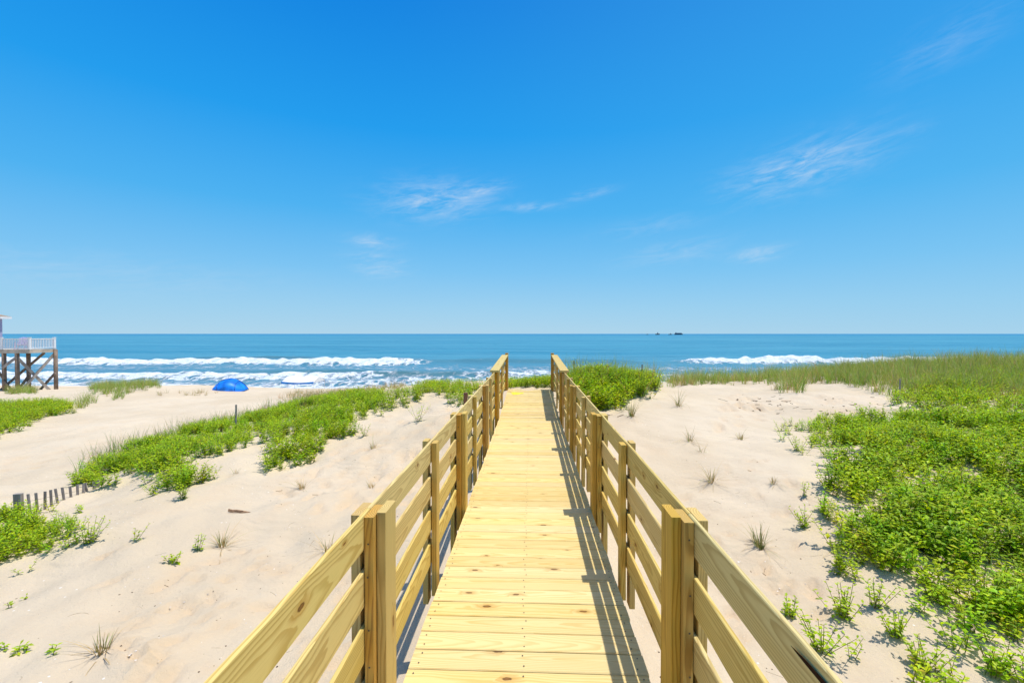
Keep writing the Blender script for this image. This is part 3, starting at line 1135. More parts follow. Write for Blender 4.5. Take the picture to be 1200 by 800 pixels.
# left of the far end
poly_l = [(410, 470), (440, 462), (455, 470), (470, 462), (505, 452), (560, 452), (560, 462), (545, 478), (525, 468), (505, 462), (480, 474), (462, 482), (452, 482)]
P = fill([poly_l], (-6, -.9, 9, 19), 42, 44, .15, 1.0, (8.5, 19))
G = fill([[(400, 468), (440, 455), (520, 450), (540, 462), (480, 462)]], (-8, -1, 11, 21), 5, 45, .5, 1.0, (11, 20))
stuff('leafy_ground_cover', [scatter(LPf, P, sc(P, .6, 1.0, 10), seed=10), scatter(GPd, G, sc(G, .8, 1.1, 11), seed=11)],
      'patches of leafy plants on the sand left of the far boardwalk end', 'ground cover')

# long ridge on the left
poly_g = [(96, 568), (100, 548), (160, 520), (230, 496), (290, 482), (350, 476), (400, 464), (440, 462), (436, 476), (440, 488), (415, 496), (408, 515), (375, 530), (345, 552), (318, 548),
          (312, 530), (318, 508), (300, 505), (290, 522), (270, 532), (245, 540), (240, 560), (215, 575), (190, 588), (180, 580), (188, 560), (165, 556), (140, 566), (120, 575)]
P = fill([poly_g], (-9, -2, 6, 17), 62, 51, .50, 1.1, (5.5, 17))
G = fill([poly_g], (-9, -2, 6, 17), 2.6, 52, .4, 1.2, (5.5, 17))
G2 = fill([[(100, 560), (100, 540), (170, 512), (250, 486), (330, 466), (400, 455), (405, 470), (330, 482), (250, 502), (170, 530)]], (-10, -2.5, 7, 21), 16, 53, .4, 1.0, (6.5, 20))
G3 = fill([[(290, 484), (330, 466), (400, 452), (480, 448), (480, 458), (400, 470), (320, 486)]], (-10, -2.5, 10, 24), 7, 54, .4, 1.0, (9, 23))
stuff('leafy_ground_cover', [scatter(LP, P, sc(P, .45, 1.15, 12), seed=12), scatter(GPb, G, sc(G, .5, .8, 13), seed=13)],
      'long green ridge of leafy plants running diagonally across the left dune', 'ground cover')
stuff('dune_grass', [scatter(GPb + GPd[:2], G2, sc(G2, .6, 1.1, 14), seed=14), scatter(GPd, G3, sc(G3, .5, .9, 15), seed=15)],
      'thin dune grass fringing the back of the left leafy ridge', 'grass', BLADE)

# by the sand fence
poly_f = [(-300, 700), (-300, 612), (0, 612), (40, 611), (72, 609), (88, 613), (82, 626), (50, 632), (30, 650), (0, 664)]
P = fill([poly_f], (-9, -2, 2.5, 8), 200, 61, -.5, .8, (2.5, 8))
stuff('leafy_ground_cover', [scatter(LPs, P, sc(P, .55, .95, 16), seed=16)], 'bright leafy patch in front of the leaning sand fence', 'ground cover')
# far left patch
poly_fl = [(-300, 540), (-300, 470), (0, 476), (40, 472), (80, 474), (82, 482), (55, 490), (30, 500), (0, 512)]
P = fill([poly_fl], (-26, -9, 9, 24), 36, 62, .15, 1.4, (10, 24))
G = fill([poly_fl], (-26, -9, 9, 24), .7, 63, .4, 1.4, (10, 24))
stuff('leafy_ground_cover', [scatter(LPf, P, sc(P, .8, 1.3, 17), seed=17), scatter(GP, G, sc(G, .5, .8, 18), seed=18)],
      'leafy patch on the sand at the far left below the stilt house', 'ground cover')
# grass on the left crest
polys = [[(108, 458), (112, 446), (180, 444), (186, 455), (150, 462), (138, 470), (128, 466)], [(82, 480), (105, 466), (118, 464), (112, 474), (96, 482)],
         [(8, 462), (15, 452), (38, 452), (40, 462)]]
P = fill(polys, (-40, -14, 17, 37), 9, 64, .1, 2, (17, 37))
G = fill([[(160, 462), (200, 458), (250, 458), (250, 466), (200, 466)], [(320, 470), (360, 455), (460, 450), (440, 460)]], (-22, -3, 15, 31), 4, 65, .5, 1.5, (15, 31))
stuff('dune_grass', [scatter(GP, P, sc(P, .9, 1.5, 19), seed=19), scatter(GPd, G, sc(G, .8, 1.2, 20), seed=20)],
      'scattered grass clumps on the far left dune crest', 'grass', BLADE)


# single tufts and seedlings
def single(name, proto, px, py, label, cat, group, s=1., mat=LEAF, rz=None, sink=0.):
    p = ground(px, py)
    v, f, c = proto
    C4 = np.concatenate([np.clip(c, 0, 1), np.ones((len(c), 1))], 1)
    o = mesh_np(name, v * s, f, mat, attrs={'col': ('FLOAT_COLOR', C4)}, loc=(p[0], p[1], p[2] - sink))
    o.rotation_euler = (0, 0, random.uniform(0, 6.28) if rz is None else rz)
    tag(o, label, cat, group)
    return o


def tuftP(seed, green, brown, wisps, h, wisp_h=None):
    """short core with long thin wisps lying over the sand"""
    a = grass_proto(seed, n=int(green * 1.8), h=h, spread=.035, wid=.007, dry=.1, bend=.5, color=(.15, .20, .05))
    b = grass_proto(seed + 1, n=int(brown * 1.8), h=h * .8, spread=.035, wid=.007, dry=1., bend=.4)
    c = grass_proto(seed + 2, n=int(wisps * 1.5), h=wisp_h or h * 1.75, spread=.03, wid=.004, dry=.8, bend=1.25, flat=.95)
    V, Fq, C, n = [], [], [], 0
    for v, f, cc in (a, b, c):
        V.append(v)
        Fq.append(f + n)
        C.append(cc)
        n += len(v)
    return np.concatenate(V), np.concatenate(Fq), np.concatenate(C)


TG = 'grass tufts standing alone on the sand'
tufts = [
    (120, 766, tuftP(600, 6, 16, 18, .22), 'brown wispy grass tuft in the left foreground sand'),
    (260, 641, tuftP(610, 9, 12, 16, .26), 'half green half dry tuft on the left sand beyond the driftwood stick'),
    (354, 573, tuftP(620, 2, 18, 8, .24), 'stiff brown dead tuft below the hanging end of the left ridge'),
    (437, 527, tuftP(630, 5, 10, 8, .25), 'small upright tuft on bare sand left of the railing'),
    (435, 571, tuftP(640, 1, 12, 6, .18), 'short rusty tuft close behind the left railing'),
    (384, 646, tuftP(650, 5, 7, 12, .22), 'thin straw tuft just over the near left rail'),
    (740, 488, tuftP(660, 16, 6, 8, .36), 'tall green tuft just right of the boardwalk near the leafy clump'),
    (795, 476, tuftP(670, 8, 6, 8, .40), 'pale slanting tuft on the sand rise right of the leafy clump'),
    (868, 515, tuftP(680, 3, 16, 16, .22), 'brown squat tuft with spreading wisps on open sand to the right'),
    (808, 517, tuftP(690, 4, 10, 16, .34), 'thin spiky tuft on smooth sand right of the third post'),
    (834, 565, tuftP(700, 4, 12, 22, .30), 'wispy straw tuft with a wide halo of dry blades'),
    (890, 641, tuftP(710, 26, 6, 22, .26, .34), 'dark green tuft with flattened blades beside the near right rail'),
    (907, 567, tuftP(720, 3, 9, 8, .16), 'tiny brown tuft left of the big green bank'),
    (822, 530, tuftP(725, 2, 4, 12, .20), 'faint dry wisps below the thin spiky tuft'),
    (1000, 640, tuftP(730, 12, 4, 8, .34), 'blue green grass tuft at the edge of the big green bank'),
    (1078, 520, tuftP(740, 18, 3, 6, .42), 'upright grass tuft rising out of the upper green bank'),
    (372, 522, tuftP(745, 5, 6, 6, .2), 'small pale tuft at the bare gap in the left ridge'),
    (276, 555, tuftP(748, 4, 3, 5, .16), 'lone green sprig of grass below the left ridge'),
]
for px, py, pr, lab in tufts:
    single('grass_tuft', pr, px, py, lab, 'grass tuft', TG, mat=BLADE, s=1.0 if py > 500 else 1.35)

SG = 'small leafy plants standing alone on the sand'


def bush(seed, stems, h, ll=.05, leaves=10, spread=.05):
    v, f, c = leafy_proto(seed, h=h, stems=stems, leaves=leaves, ll=ll)
    return v, f, c


seedl = [
    (104, 636, bush(800, 14, .22, .05), 1.0, 'low bushy plant to the right of the fence leaf patch'),
    (158, 634, bush(801, 3, .16), 1.0, 'lone two stemmed seedling on smooth left sand'),
    (204, 660, bush(802, 5, .10, .045), 1.0, 'creeping row of small leaves, lower left of the pair on the left sand'),
    (231, 647, bush(803, 4, .16), 1.0, 'darker little seedling, upper right of the pair on the left sand'),
    (28, 672, bush(804, 2, .12), .8, 'tiny dark seedling below the fence leaf patch'),
    (13, 712, bush(805, 2, .05, .05, 5), 1.0, 'flat sprig with two leaves at the left picture edge'),
    (26, 704, bush(823, 1, .04, .05, 4), 1.0, 'single fallen leaf pair beside the flat sprig at the left edge'),
    (26, 764, bush(806, 4, .05, .055, 6), 1.0, 'flat green sprig low in the left foreground'),
    (8, 760, bush(824, 2, .05, .05, 5), 1.0, 'flat dull sprig in the lower left corner'),
    (59, 766, bush(807, 3, .05, .05, 5), 1.0, 'flat sprig between the corner and the brown wispy tuft'),
    (490, 494, bush(808, 9, .34, .07), 1.0, 'scraggy plant with bare brown stems left of the railing'),
    (944, 618, bush(809, 10, .20, .05), 1.0, 'open leafy plant alone on the right sand above the dark tuft'),
    (943, 580, bush(810, 3, .20, .045), 1.0, 'slender seedling left of the big green bank'),
    (926, 722, bush(811, 9, .12, .045), 1.0, 'small round plant just outside the near right rail'),
    (988, 668, bush(812, 16, .24, .05), 1.0, 'bushy plant standing off the lower left of the green bank'),
    (988, 724, bush(813, 16, .22, .05), 1.0, 'broad plant casting a dark shadow near the right rail'),
    (1026, 712, bush(814, 9, .24, .05), 1.0, 'narrow plant between the broad plant and the green bank'),
    (962, 764, bush(815, 12, .24, .05), 1.0, 'leafy plant peeping over the near right rail'),
    (1050, 748, bush(816, 10, .20, .05), 1.0, 'plant with long shadow below the green bank'),
    (1082, 786, bush(817, 14, .20, .05), 1.0, 'leafy plant at the lower right edge of the picture'),
    (966, 604, bush(818, 7, .20, .05), 1.0, 'small plant touching the left edge of the green bank'),
    (935, 528, bush(819, 10, .24, .055), 1.0, 'outlying plant left of the green bank on the open sand'),
    (1170, 790, bush(820, 14, .2, .05), 1.0, 'plant in the lower right corner'),
    (1000, 590 + 180, bush(821, 3, .2, .05), .8, 'thin sprig between two plants low on the right'),
    (215, 585, bush(822, 12, .2, .055), 1.0, 'leafy plant at the lower tip of the left ridge'),
]
for px, py, pr, s, lab in seedl:
    single('leafy_plant', pr, px, py, lab, 'plant', SG, s=s)

# ------------------------------------------------------------------ sand fence, old posts
fp = [ground(3, 616), ground(30, 606), ground(62, 596), ground(88, 588), ground(118, 574)]
fence = empty('sand_fence', fp[0])
tag(fence, 'weathered picket sand fence half buried behind the left leaf patch', 'fence')
orig = np.array(fp[0])
pxs = [6, 14, 26, 35.5, 44, 52.5, 60.5, 68.5, 76, 84, 91, 97.5, 104, 110.5, 116]
tops = []
for i, px in enumerate(pxs):
    # stations along one straight line at picket spacing, buried a little more to the right
    u = (px - 3) / 115.
    a = np.array([-6.75, 6.05])
    b = np.array([-6.95, 7.75])
    py_ = 612 - 42 * u - 6 * math.sin(3 * u)
    g = ground(px, py_)
    Dd = 6.1 + 1.5 * u
    d = ray(px, py_)
    p = CAM + d * Dd
    zt = CAM[2] + ray(px, (592 if i < 2 else 584.5) - (py_ < 0) - 22 * (u ** 1.05))[2] * Dd
    g = np.array([p[0], p[1], zt])
    lean = np.array([random.gauss(-.02, .012), random.gauss(0, .01), 0])
    tops.append(g)
    if i == 1:
        continue
    MB().board(g - np.array([0, 0, .62]) - lean - orig, g - orig + lean, .036, .010, np.array([1, .25, 0]), seed=random.random(), ch=.001).build('picket', WEATH, fence)
for dz in (-.10, -.30):
    MB().tube([q_ + np.array([0, .012, dz]) - orig for q_ in tops], .0018, 5).build('wire', NAIL, fence)
g = CAM + ray(18.5, 585) * 6.2
zt = CAM[2] + ray(18.5, 579)[2] * 6.2
MB().board((g[0] - orig[0] + .02, g[1] - orig[1] + .03, zt - orig[2] - .75), (g[0] - orig[0], g[1] - orig[1] + .03, zt - orig[2]), .10, .05, (1, .2, 0), seed=.3, ch=.006).build('post', WEATH, fence)

old = [
    (132, 550, 9.0, 535, .10, WEATH, 'broad weathered grey post standing in the left leafy ridge'),
    (276, 498, 11.5, 474, .04, WEATH, 'slim grey fence post at the back of the left leafy ridge'),
    (672, 446, 15., 422.5, .05, WEATH, 'thin dark post rising behind the leafy clump at the boardwalk end'),
    (1054, 470, 12.2, 444, .036, WEATH, 'grey stake between the crest grass and the right bank'),
    (545, 475, 11.2, 460, .10, RUST, 'reddish brown post top outside the left railing'),
    (752, 440, 14.8, 427, .035, RUST, 'short rusty stake among grass at the right of the leafy clump'),
]
for px, py, D, ty, wd, mt, lab in old:
    g = CAM + ray(px, py) * D
    zt = CAM[2] + ray(px, ty)[2] * D
    zb = float(H(g[0], g[1])) - .3
    b_ = MB()
    b_.board((0, 0, 0), (.015, .01, zt - zb), wd, wd * .8, (1, .3, 0), seed=random.random(), ch=.012, seg=4, warp=.004)
    o = b_.build('old_post', mt)
    o.location = (g[0], g[1], zb)
    tag(o, lab, 'post', 'old posts standing in the dunes')

# driftwood stick
g = ground(280, 601)
b_ = MB()
b_.board((-.15, -.02, .012), (.15, .03, .010), .034, .016, (0, .35, 1), seed=.77, ch=.006, seg=6, warp=.005)
o = b_.build('driftwood', simple('driftwood_brown', (.34, .20, .11), .85, .4, 30))
o.location = (g[0], g[1], g[2] + .005)
o.rotation_euler = (.1, .10, -.25)
tag(o, 'short brown piece of driftwood lying on the left sand', 'driftwood')

# wrack, twigs and shells: uncountable scraps
def strips(regions, n, lmin, lmax, w, seed, mat, name, label, thick=.004):
    r = np.random.default_rng(seed)
    V, Fq = [], []
    for (x0, y0, x1, y1), k in regions:
        for i in range(k):
            px, py = r.uniform(x0, x1), r.uniform(y0, y1)
            p = ground(px, py)
            if abs(p[0]) < .62 and p[1] < 12.4:
                continue
            a = r.uniform(0, 6.28)
            L = r.uniform(lmin, lmax)
            d = np.array([math.cos(a), math.sin(a)])
            seg = 4
            bend = r.normal(0, 1.2)
            q = p[:2].copy()
            n0 = len(V)
            qs = []
            for s_ in range(seg + 1):
                qs.append((q.copy(), a))
                a += bend / seg
                q = q + np.array([math.cos(a), math.sin(a)]) * L / seg
            hz = H(np.array([t_[0][0] for t_ in qs]), np.array([t_[0][1] for t_ in qs]))
            for s_, (qq, aa) in enumerate(qs):
                ww = w * r.uniform(.5, 1.2) * (1 - .5 * abs(s_ / seg - .5))
                nn = np.array([-math.sin(aa), math.cos(aa)]) * ww / 2
                lift = r.uniform(.0, .5) * w * .4
                V += [(qq[0] - nn[0], qq[1] - nn[1], hz[s_] - .004), (qq[0], qq[1], hz[s_] + lift + thick), (qq[0] + nn[0], qq[1] + nn[1], hz[s_] - .004)]
            for s_ in range(seg):
                b0 = n0 + 3 * s_
                Fq += [(b0, b0 + 1, b0 + 4, b0 + 3), (b0 + 1, b0 + 2, b0 + 5, b0 + 4)]
    o = mesh_np(name, np.array(V), np.array(Fq), mat)
    tag(o, label, 'debris', kind='stuff')


strips([((850, 462, 940, 482), 34), ((950, 466, 1040, 490), 22), ((700, 476, 740, 490), 8)], 0, .08, .30, .035, 71, WRACK, 'seaweed_scraps',
       'dark scraps of dried seaweed strewn over the right sand')
strips([((150, 640, 420, 800), 30), ((330, 480, 480, 640), 50), ((880, 640, 1000, 800), 22), ((0, 680, 200, 800), 6), ((840, 540, 960, 640), 10)], 0, .03, .16, .0035, 72, TWIG, 'twigs',
       'thin dry twigs and dead stems scattered on the sand', .0012)


def pebbles():
    r = np.random.default_rng(73)
    V, Fq = [], []
    for (x0, y0, x1, y1), k in [((130, 660, 330, 790), 150), ((700, 560, 780, 800), 60), ((840, 560, 1000, 790), 60), ((300, 560, 470, 700), 80)]:
        for i in range(k):
            p = ground(r.uniform(x0, x1), r.uniform(y0, y1))
            s_ = r.uniform(.003, .010)
            a = r.uniform(0, 6.28)
            n0 = len(V)
            for (x, y_, z) in [(1, 0, 0), (.4, .8, .1), (-.6, .7, 0), (-1, 0, .1), (-.4, -.7, 0), (.6, -.7, .05), (0, 0, .55)]:
                V.append((p[0] + s_ * (x * math.cos(a) - y_ * math.sin(a)), p[1] + s_ * (x * math.sin(a) + y_ * math.cos(a)), p[2] + s_ * z))
            for j in range(6):
                Fq.append((n0 + j, n0 + (j + 1) % 6, n0 + 6))
    o = mesh_np('shell_fragments', np.array(V), np.array(Fq), [SHELL, WRACK], midx=(np.arange(len(Fq)) // 6 % 3 == 0).astype(int))
    tag(o, 'small shell and stone fragments sprinkled on the sand', 'debris', kind='stuff')


pebbles()

# ------------------------------------------------------------------ beach tent
g = CAM + ray(267.5, 460) * 31
zt = CAM[2] + ray(267.5, 444.3)[2] * 31
zb = float(H(g[0], g[1])) - .05
hT = zt - zb
tent = empty('beach_tent', (g[0], g[1], zb), R(20))
tag(tent, 'bright blue pop up beach tent pitched on the sand before the surf', 'tent')
nu, nv = 28, 12
V, Fq = [], []
for i in range(nu + 1):
    a = math.pi * i / nu
    for j in range(nv + 1):
        b = math.pi * .5 * j / nv          # 0 = open front rim (seaward), 1 = foot at the back
        w = 1.10 * math.cos(a)
        hh = hT * math.sin(a) ** 1.65
        V.append((w * (1 - .06 * math.sin(b)), .55 - 1.25 * math.sin(b) * (math.sin(a) ** .5 if a not in (0,) else 0), hh * math.cos(b) ** .55 * (1 + .02 * math.sin(6 * a))))
for i in range(nu):
    for j in range(nv):
        n0 = i * (nv + 1) + j
        Fq.append((n0, n0 + nv + 1, n0 + nv + 2, n0 + 1))
mesh_np('shell', np.array(V), np.array(Fq), BLUE, parent=tent, smooth=True)
MB().tube([(1.11 * math.cos(math.pi * i / 24), .55, (hT + .01) * math.sin(math.pi * i / 24) ** 1.65) for i in range(25)], .022, 6).build('hoop', BLUE_D, tent)
for s_ in (.33, .67):
    a = math.pi * s_
    mm = MB()
    mm.tube([(1.11 * math.cos(a) * (1 - .06 * math.sin(b)), .55 - 1.26 * math.sin(b) * math.sin(a) ** .5, (hT + .012) * math.sin(a) ** 1.65 * math.cos(b) ** .55) for b in np.linspace(0, math.pi / 2 * .98, 10)], .014, 5)
    mm.build('seam', BLUE_D, tent)
mm = MB()
mm.box((-1.0, .1, .005), (1.0, .5, .04))
mm.build('ground_sheet', BLUE_D, tent)

# low sun shade further off
g = CAM + ray(356, 452) * 44
gz = float(H(g[0], g[1]))
shade = empty('sun_shelter', (g[0], g[1], gz))
tag(shade, 'low white beach shade with a bright blue edge near the water', 'beach shade')
zt = CAM[2] + ray(356, 440.5)[2] * 44 - gz
ze = CAM[2] + ray(356, 447)[2] * 44 - gz
W, Dp = 1.55, 1.2
mm = MB()
n = 10
V = []
for i in range(n + 1):
    u = -1 + 2 * i / n
    for (yy, zz) in ((-Dp, ze + .08 * u * u), (0, zt - .04 * abs(u)), (Dp, ze + .08 * u * u)):
        V.append((W * u, yy, zz))
V2 = [(x, y_, z - .02) for x, y_, z in V]
nv_ = len(V)
Fs = []
for i in range(n):
    for j in range(2):
        a = i * 3 + j
        Fs.append([a, a + 3, a + 4, a + 1])
        Fs.append([nv_ + a, nv_ + a + 1, nv_ + a + 4, nv_ + a + 3])
mm.poly(V + V2, Fs)
for k_ in (0, n):
    e0, e1, e2 = V[k_ * 3: k_ * 3 + 3]
    sg = -1 if k_ == 0 else 1
    mm.poly([(e0[0] + sg * .004, e0[1], e0[2] - .06), (e1[0] + sg * .004, 0, e1[2]), (e2[0] + sg * .004, e2[1], e2[2] - .06)], [[0, 1, 2]])
mm.build('canopy', CANVAS, shade)
for yy in (-Dp - .012, Dp + .012):
    mm = MB()
    for i in range(n):
        u0, u1 = -1 + 2 * i / n, -1 + 2 * (i + 1) / n
        mm.board((W * u0, yy, ze + .08 * u0 * u0 - .05), (W * u1, yy, ze + .08 * u1 * u1 - .05), .14 + .06 * abs(u0), .02, (0, 0, 1))
    mm.build('valance', SKYBLUE, shade)
for sx in (-1, 1):
    for sy in (-1, 1):
        MB().tube([(sx * W * .98, sy * Dp * .97, -.15), (sx * W * .98, sy * Dp * .97, ze + .06)], .016, 6).build('pole', WHITE, shade)

# ------------------------------------------------------------------ stilt house on the left
DH = 36.


def hx(px, D=DH):
    return (CAM + ray(px, 400) * D)


def hz(py, D=DH):
    return CAM[2] + ray(600, py)[2] * D


P0 = hx(34)
house = empty('stilt_house', (P0[0], P0[1], 0), YAW)
tag(house, 'beach house on wooden stilts with a white railed deck at the left edge', 'house')
# local x to the right along the picture, y away; x = 0 at the deck's right end
def lx(px, D=DH):
    return (px - 600) * D / F - (34 - 600) * DH / F


zd = hz(409.5)
zr = hz(396.5)
gl = lambda x, y_: float(H(P0[0] + x * math.cos(YAW) - y_ * math.sin(YAW), P0[1] + x * math.sin(YAW) + y_ * math.cos(YAW)))
Ld, Wd = lx(-130), 2.1
b_ = MB()
b_.box((Ld, 0, zd - .05), (0.05, Wd, zd))
b_.build('deck_floor', RIM, house)
b_ = MB()
b_.box((Ld, -.03, zd - .30), (.06, .02, zd - .055))
b_.box((Ld, Wd - .02, zd - .30), (.06, Wd + .03, zd - .055))
b_.box((.0, .022, zd - .29), (.055, Wd - .022, zd - .058))
b_.build('rim_joist', RIM, house)
front = [lx(-62), lx(-30), lx(2), lx(17.5)]
for x_ in front:
    b_ = MB()
    b_.tube([(x_, .14, gl(x_, .14) - .4), (x_, .14, zd - .06)], .14, 10, seed=random.random())
    b_.build('piling', PILE, house, smooth=True)
for x_ in [lx(-40, DH + 1.95), lx(-8, DH + 1.95), lx(33, DH + 1.95), lx(64.8, DH + 1.95)]:
    b_ = MB()
    b_.tube([(x_, Wd - .15, gl(x_, Wd) - .6), (x_, Wd - .15, zd - .06)], .14, 10)
    b_.build('piling', PILE, house, smooth=True)
zl = lambda py: hz(py)
braces = [((65, 413, 1.98), (20, 462, .0), PILE_GREY), ((18, 417, .0), (58, 458, 1.75), PILE_GREY), ((52, 413, 1.7), (-4, 460, 1.75), PILE), ((2, 431, -.03), (17, 420, -.03), PILE_GREY),
          ((64, 437, 1.8), (43, 460, 1.8), PILE), ((33, 440, 1.8), (18, 460, 1.8), PILE), ((2, 446, -.03), (19, 463, -.03), PILE), ((-6, 430, 1.8), (14, 460, 1.8), PILE)]
for (a, b, mt) in braces:
    q = MB()
    za = CAM[2] + ray(600, a[1])[2] * (DH + a[2])
    zb_ = CAM[2] + ray(600, b[1])[2] * (DH + b[2])
    q.board((lx(a[0], DH + a[2]), a[2], za), (lx(b[0], DH + b[2]), b[2] + .001, zb_), .20, .05, (0, 0, 1))
    q.build('brace', mt, house)
# railing
rail = MB()
rail.box((Ld, .02, zr - .06), (.0, .10, zr))
rail.box((Ld, .035, zd + .09), (.0, .085, zd + .15))
x_ = -.12
while x_ > Ld:
    rail.box((x_ - .021, .042, zd + .152), (x_ + .021, .078, zr - .062))
    x_ -= .125
y_ = .2
rail.box((-.02, .105, zr - .058), (.06, Wd, zr - .002))
rail.box((-.01, .105, zd + .092), (.05, Wd, zd + .148))
while y_ < Wd:
    rail.box((-.0, y_ - .021, zd + .15), (.04, y_ + .021, zr - .06))
    y_ += .125
rr = rail.build('railing', WHITE, house)
for x_, yq in ((-.03, -.0), (-.03, Wd - .15), (lx(.8), -.0), (lx(-34), -.0)):
    q = MB()
    q.box((x_ - .075, yq - .015, zd + .002), (x_ + .075, yq + .135, zr + .05))
    q.box((x_ - .095, yq - .035, zr + .052), (x_ + .095, yq + .155, zr + .09))
    q.build('rail_post', WHITE, rr)
# house body beyond the deck
hw0, hw1 = -19., -8.75
b_ = MB()
b_.box((hw0, Wd * .45, zd + .002), (hw1, Wd * .45 + 5, 3.03))
k = zd + .2
while k < 3.03 - .1:
    b_.box((hw0, Wd * .45 - .012, k), (hw1 + .012, Wd * .45 - .001, k + .13))
    k += .16
b_.build('wall', SIDING, house)
b_ = MB()
zE = 3.02
x0, x1, y0, y1 = hw0 - .8, hw1 + .35, Wd * .45 - .5, Wd * .45 + 5.5
xr, yr = x1 - 3.6, (y0 + y1) / 2
V = [(x0, y0, zE + .18), (x1, y0, zE + .18), (x1, y1, zE + .18), (x0, y1, zE + .18), (x0 + 3.4, yr, zE + 1.5), (xr, yr, zE + 1.5)]
b_.poly(V, [[0, 1, 5, 4], [1, 2, 5], [2, 3, 4, 5], [3, 0, 4], [3, 2, 1, 0]])
rf = b_.build('roof', SHINGLE, house)
b_ = MB()
b_.box((x0, y0, zE - .02), (x1, y1, zE + .176))
b_.build('fascia', WHITE, rf)
for xa in (-11.5, -15.5):
    q = MB()
    q.box((xa - .9, Wd * .45 - .06, zd + .3), (xa + .9, Wd * .45 - .014, zd + 2.2))
    w_ = q.build('window', WHITE, house)
    q = MB()
    q.box((xa - .8, Wd * .45 - .075, zd + .4), (xa + .8, Wd * .45 - .062, zd + 2.1))
    q.build('pane', GLASS, w_)
# chair on the deck
def to_world(x, y_, z):
    return (P0[0] + x * math.cos(YAW) - y_ * math.sin(YAW), P0[1] + x * math.sin(YAW) + y_ * math.cos(YAW), z)


ch = empty('deck_chair', to_world(lx(9), 1.0, zd), YAW + .5)
tag(ch, 'lilac deck chair standing behind the white railing of the stilt house', 'chair')
q = MB()
for k in range(6):
    q.board((-.24 + .096 * k, -.25, .38), (-.24 + .096 * k, .25, .30), .08, .02, (1, 0, 0))
q.build('seat', LILAC, ch)
q = MB()
for k in range(6):
    q.board((-.24 + .096 * k, .26, .28), (-.26 + .104 * k, .52, .98 - .03 * abs(k - 2.5)), .085, .02, (1, 0, 0))
q.build('backrest', LILAC, ch)
for sx in (-.3, .3):
    q = MB()
    q.box((sx - .05, -.32, .55), (sx + .05, .35, .575))
    q.build('armrest', LILAC, ch)
    for sy in (-.27, .25):
        q = MB()
        q.box((sx - .025, sy - .04, 0), (sx + .025, sy + .04, .548))
        q.build('leg', LILAC, ch)

# ------------------------------------------------------------------ ships on the horizon
def ship(px, D, L, hh, label, kind):
    p = CAM + ray(px, 391) * D
    s = empty('ship', (p[0], p[1], SEA), YAW)
    tag(s, label, 'ship', 'vessels on the horizon')
    B = L * .16
    pr = [(-.5, 0), (-.47, .5), (.32, .5), (.5, 0), (.32, -.5), (-.47, -.5)]
    V = [(x * L * .94, y_ * B * .8, -1.5) for x, y_ in pr] + [(x * L, y_ * B, hh * .38 + (hh * .12 if x > .4 else 0)) for x, y_ in pr]
    q = MB()
    q.poly(V, [list(range(5, -1, -1)), list(range(6, 12))] + [[i, (i + 1) % 6, 6 + (i + 1) % 6, 6 + i] for i in range(6)])
    q.build('hull', HULL, s)
    q = MB()
    a = -.38 if kind != 'tug' else -.05
    q.box((a * L, -B * .35, hh * .39), ((a + .2) * L, B * .35, hh * .78))
    q.box(((a + .04) * L, -B * .28, hh * .785), ((a + .16) * L, B * .28, hh * .92))
    q.build('superstructure', HULL2, s)
    if kind == 'barge':
        q = MB()
        q.box((-.14 * L, -B * .4, hh * .39), (.36 * L, B * .4, hh * .80))
        q.build('cargo', HULL2, s)
    q = MB()
    q.tube([((a + .1) * L, 0, hh * .9), ((a + .1) * L, 0, hh * 1.35)], L * .006 + .15, 6)
    q.build('mast', HULL2, s)


ship(795, 3000, 58, 15, 'long grey cargo vessel at the right end of the line of ships on the horizon', 'barge')
ship(785.5, 3000, 26, 10, 'dark low workboat close to the left of the long cargo vessel', 'tug')
ship(770.5, 3000, 30, 16, 'dark tugboat with a mast standing apart from the other ships', 'tug')
ship(758.5, 3300, 22, 6, 'tiny low boat at the left end of the line of ships', 'tug')

# ------------------------------------------------------------------ light and sky
SUN_EL, SUN_AZ = R(73.8), R(80)          # azimuth from +Y towards +X
sd = np.array([math.sin(SUN_AZ) * math.cos(SUN_EL), math.cos(SUN_AZ) * math.cos(SUN_EL), math.sin(SUN_EL)])
sl = bpy.data.lights.new('sun', 'SUN')
sl.energy = 3.9
sl.angle = R(.53)
sl.color = (1., .955, .88)
so = bpy.data.objects.new('sun', sl)
so.rotation_euler = Vector(sd).to_track_quat('Z', 'Y').to_euler()
so.location = (20, 5, 40)
col.objects.link(so)

w = bpy.data.worlds.new('World')
scn.world = w
w.use_nodes = True
t = NT(w.node_tree)
sky = t.n('ShaderNodeTexSky', sky_type='NISHITA')
sky.sun_disc = False
sky.sun_elevation = SUN_EL
sky.sun_rotation = SUN_AZ
sky.altitude = 0
sky.air_density = 1.0
sky.dust_density = 0.
sky.ozone_density = 1.6
gen = t.n('ShaderNodeTexCoord').outputs['Generated']
sx = t.n('ShaderNodeSeparateXYZ')
t.set(sx, 0, gen)
dx, dy, dz = sx.outputs
az = t.m('ARCTAN2', dx, dy)
el = t.m('ARCSINE', dz)
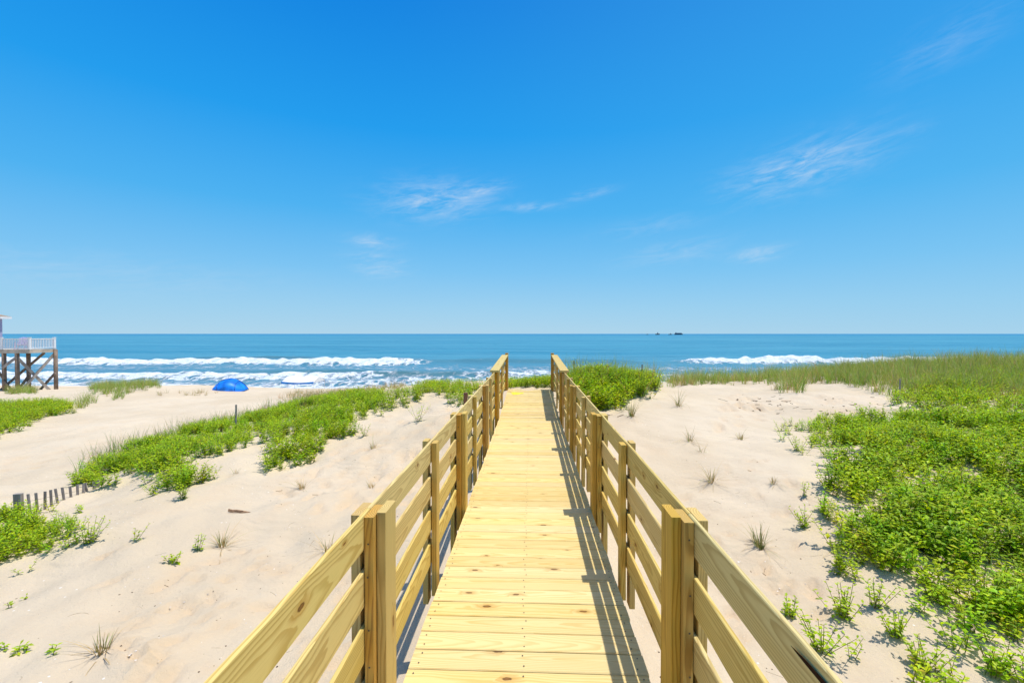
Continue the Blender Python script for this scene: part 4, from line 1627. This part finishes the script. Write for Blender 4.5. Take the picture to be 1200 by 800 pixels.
# clear-air gradient: deep azure overhead, pale towards the horizon, a little brighter on the sun's side
ramp = t.n('ShaderNodeValToRGB')
t.set(ramp, 0, t.m('DIVIDE', el, 1.2, clamp=True))
cr = ramp.color_ramp
stops = [(0., (.43, .70, .90)), (.045, (.35, .67, .93)), (.11, (.215, .595, .965)), (.21, (.075, .480, .96)), (.34, (.012, .365, .93)), (.52, (.001, .245, .82)), (1., (.003, .18, .66))]
while len(cr.elements) < len(stops):
    cr.elements.new(.5)
for e_, (p_, c_) in zip(cr.elements, stops):
    e_.position = p_
    e_.color = c_ + (1,)
air = t.n('ShaderNodeVectorMath', operation='SCALE')
t.set(air, 0, ramp.outputs[0])
t.set(air, 'Scale', 8.2)
sdv = (0.75, 0.25, 0.55)
sunny = t.ss(t.vm('DOT_PRODUCT', gen, sdv), .2, 1.05, .0, .24)
air2 = t.mix(sunny, air.outputs[0], (1.0, 4.6, 7.6, 1))
skymix = t.mix(.05, air2, sky.outputs[0])
# whitish glare added round the sun, out of frame, to lift and warm shadows
fill_glare = t.ss(t.vm('DOT_PRODUCT', gen, tuple(float(q) for q in sd)), .87, 1.0, 0., 1.)
skymix = t.mix(t.m('MULTIPLY', fill_glare, .85), skymix, (19., 17., 14.4, 1))
mask = None
# (azimuth, elevation, length, thickness, slope, strength) of each wisp, in radians across the sky
clouds = [(-.205, .280, .10, .034, .05, .95), (-.125, .296, .065, .013, .24, .95), (.0, .270, .06, .008, .03, .55), (-.325, .145, .05, .024, -.12, .9), (-.335, .188, .045, .014, -.05, .75),
          (.52, .296, .10, .036, .14, .90), (.55, .312, .07, .015, .18, .5), (.655, .318, .04, .012, .16, .25), (.45, .153, .045, .014, .10, .7), (.30, .165, .10, .022, .10, .32),
          (.72, .43, .07, .03, .2, .22), (.13, .293, .045, .010, .15, .45), (-.85, .10, .3, .03, 0, .25), (.25, .22, .10, .018, .1, .22)]
for (a, e, L, T, sl_, st) in clouds:
    da = t.m('SUBTRACT', az, a)
    de = t.m('SUBTRACT', t.m('SUBTRACT', el, e), t.m('MULTIPLY', da, sl_))
    q = t.m('ADD', t.m('POWER', t.m('ABSOLUTE', t.m('DIVIDE', da, L)), 2.), t.m('POWER', t.m('ABSOLUTE', t.m('DIVIDE', de, T)), 2.))
    gm = t.m('MULTIPLY', t.m('EXPONENT', t.m('MULTIPLY', q, -1.)), st)
    mask = gm if mask is None else t.m('MAXIMUM', mask, gm)
cv = t.n('ShaderNodeCombineXYZ')
t.set(cv, 0, az)
t.set(cv, 1, t.m('SUBTRACT', el, t.m('MULTIPLY', az, .16)))
n1 = t.noise(t.scale3(cv.outputs[0], 10, 44, 1), 1., 8., .62, 1.1)
n2 = t.noise(t.scale3(cv.outputs[0], 30, 120, 1), 1., 6., .68, .9)
wisp = t.m('ADD', t.m('MULTIPLY', t.ss(n1, .36, .72), .75), t.m('MULTIPLY', t.ss(n2, .4, .75), .35))
cf = t.m('MULTIPLY', t.m('MULTIPLY', mask, wisp), .72, clamp=True)
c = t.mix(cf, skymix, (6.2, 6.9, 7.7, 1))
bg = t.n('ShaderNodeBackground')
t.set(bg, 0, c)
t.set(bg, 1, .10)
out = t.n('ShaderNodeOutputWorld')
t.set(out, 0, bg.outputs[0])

vs = scn.view_settings
vs.view_transform = 'Standard'
vs.look = 'None'
vs.exposure = .19
vs.gamma = 1.0
vs.use_curve_mapping = False
scn.cycles.max_bounces = 8
scn.cycles.transparent_max_bounces = 8
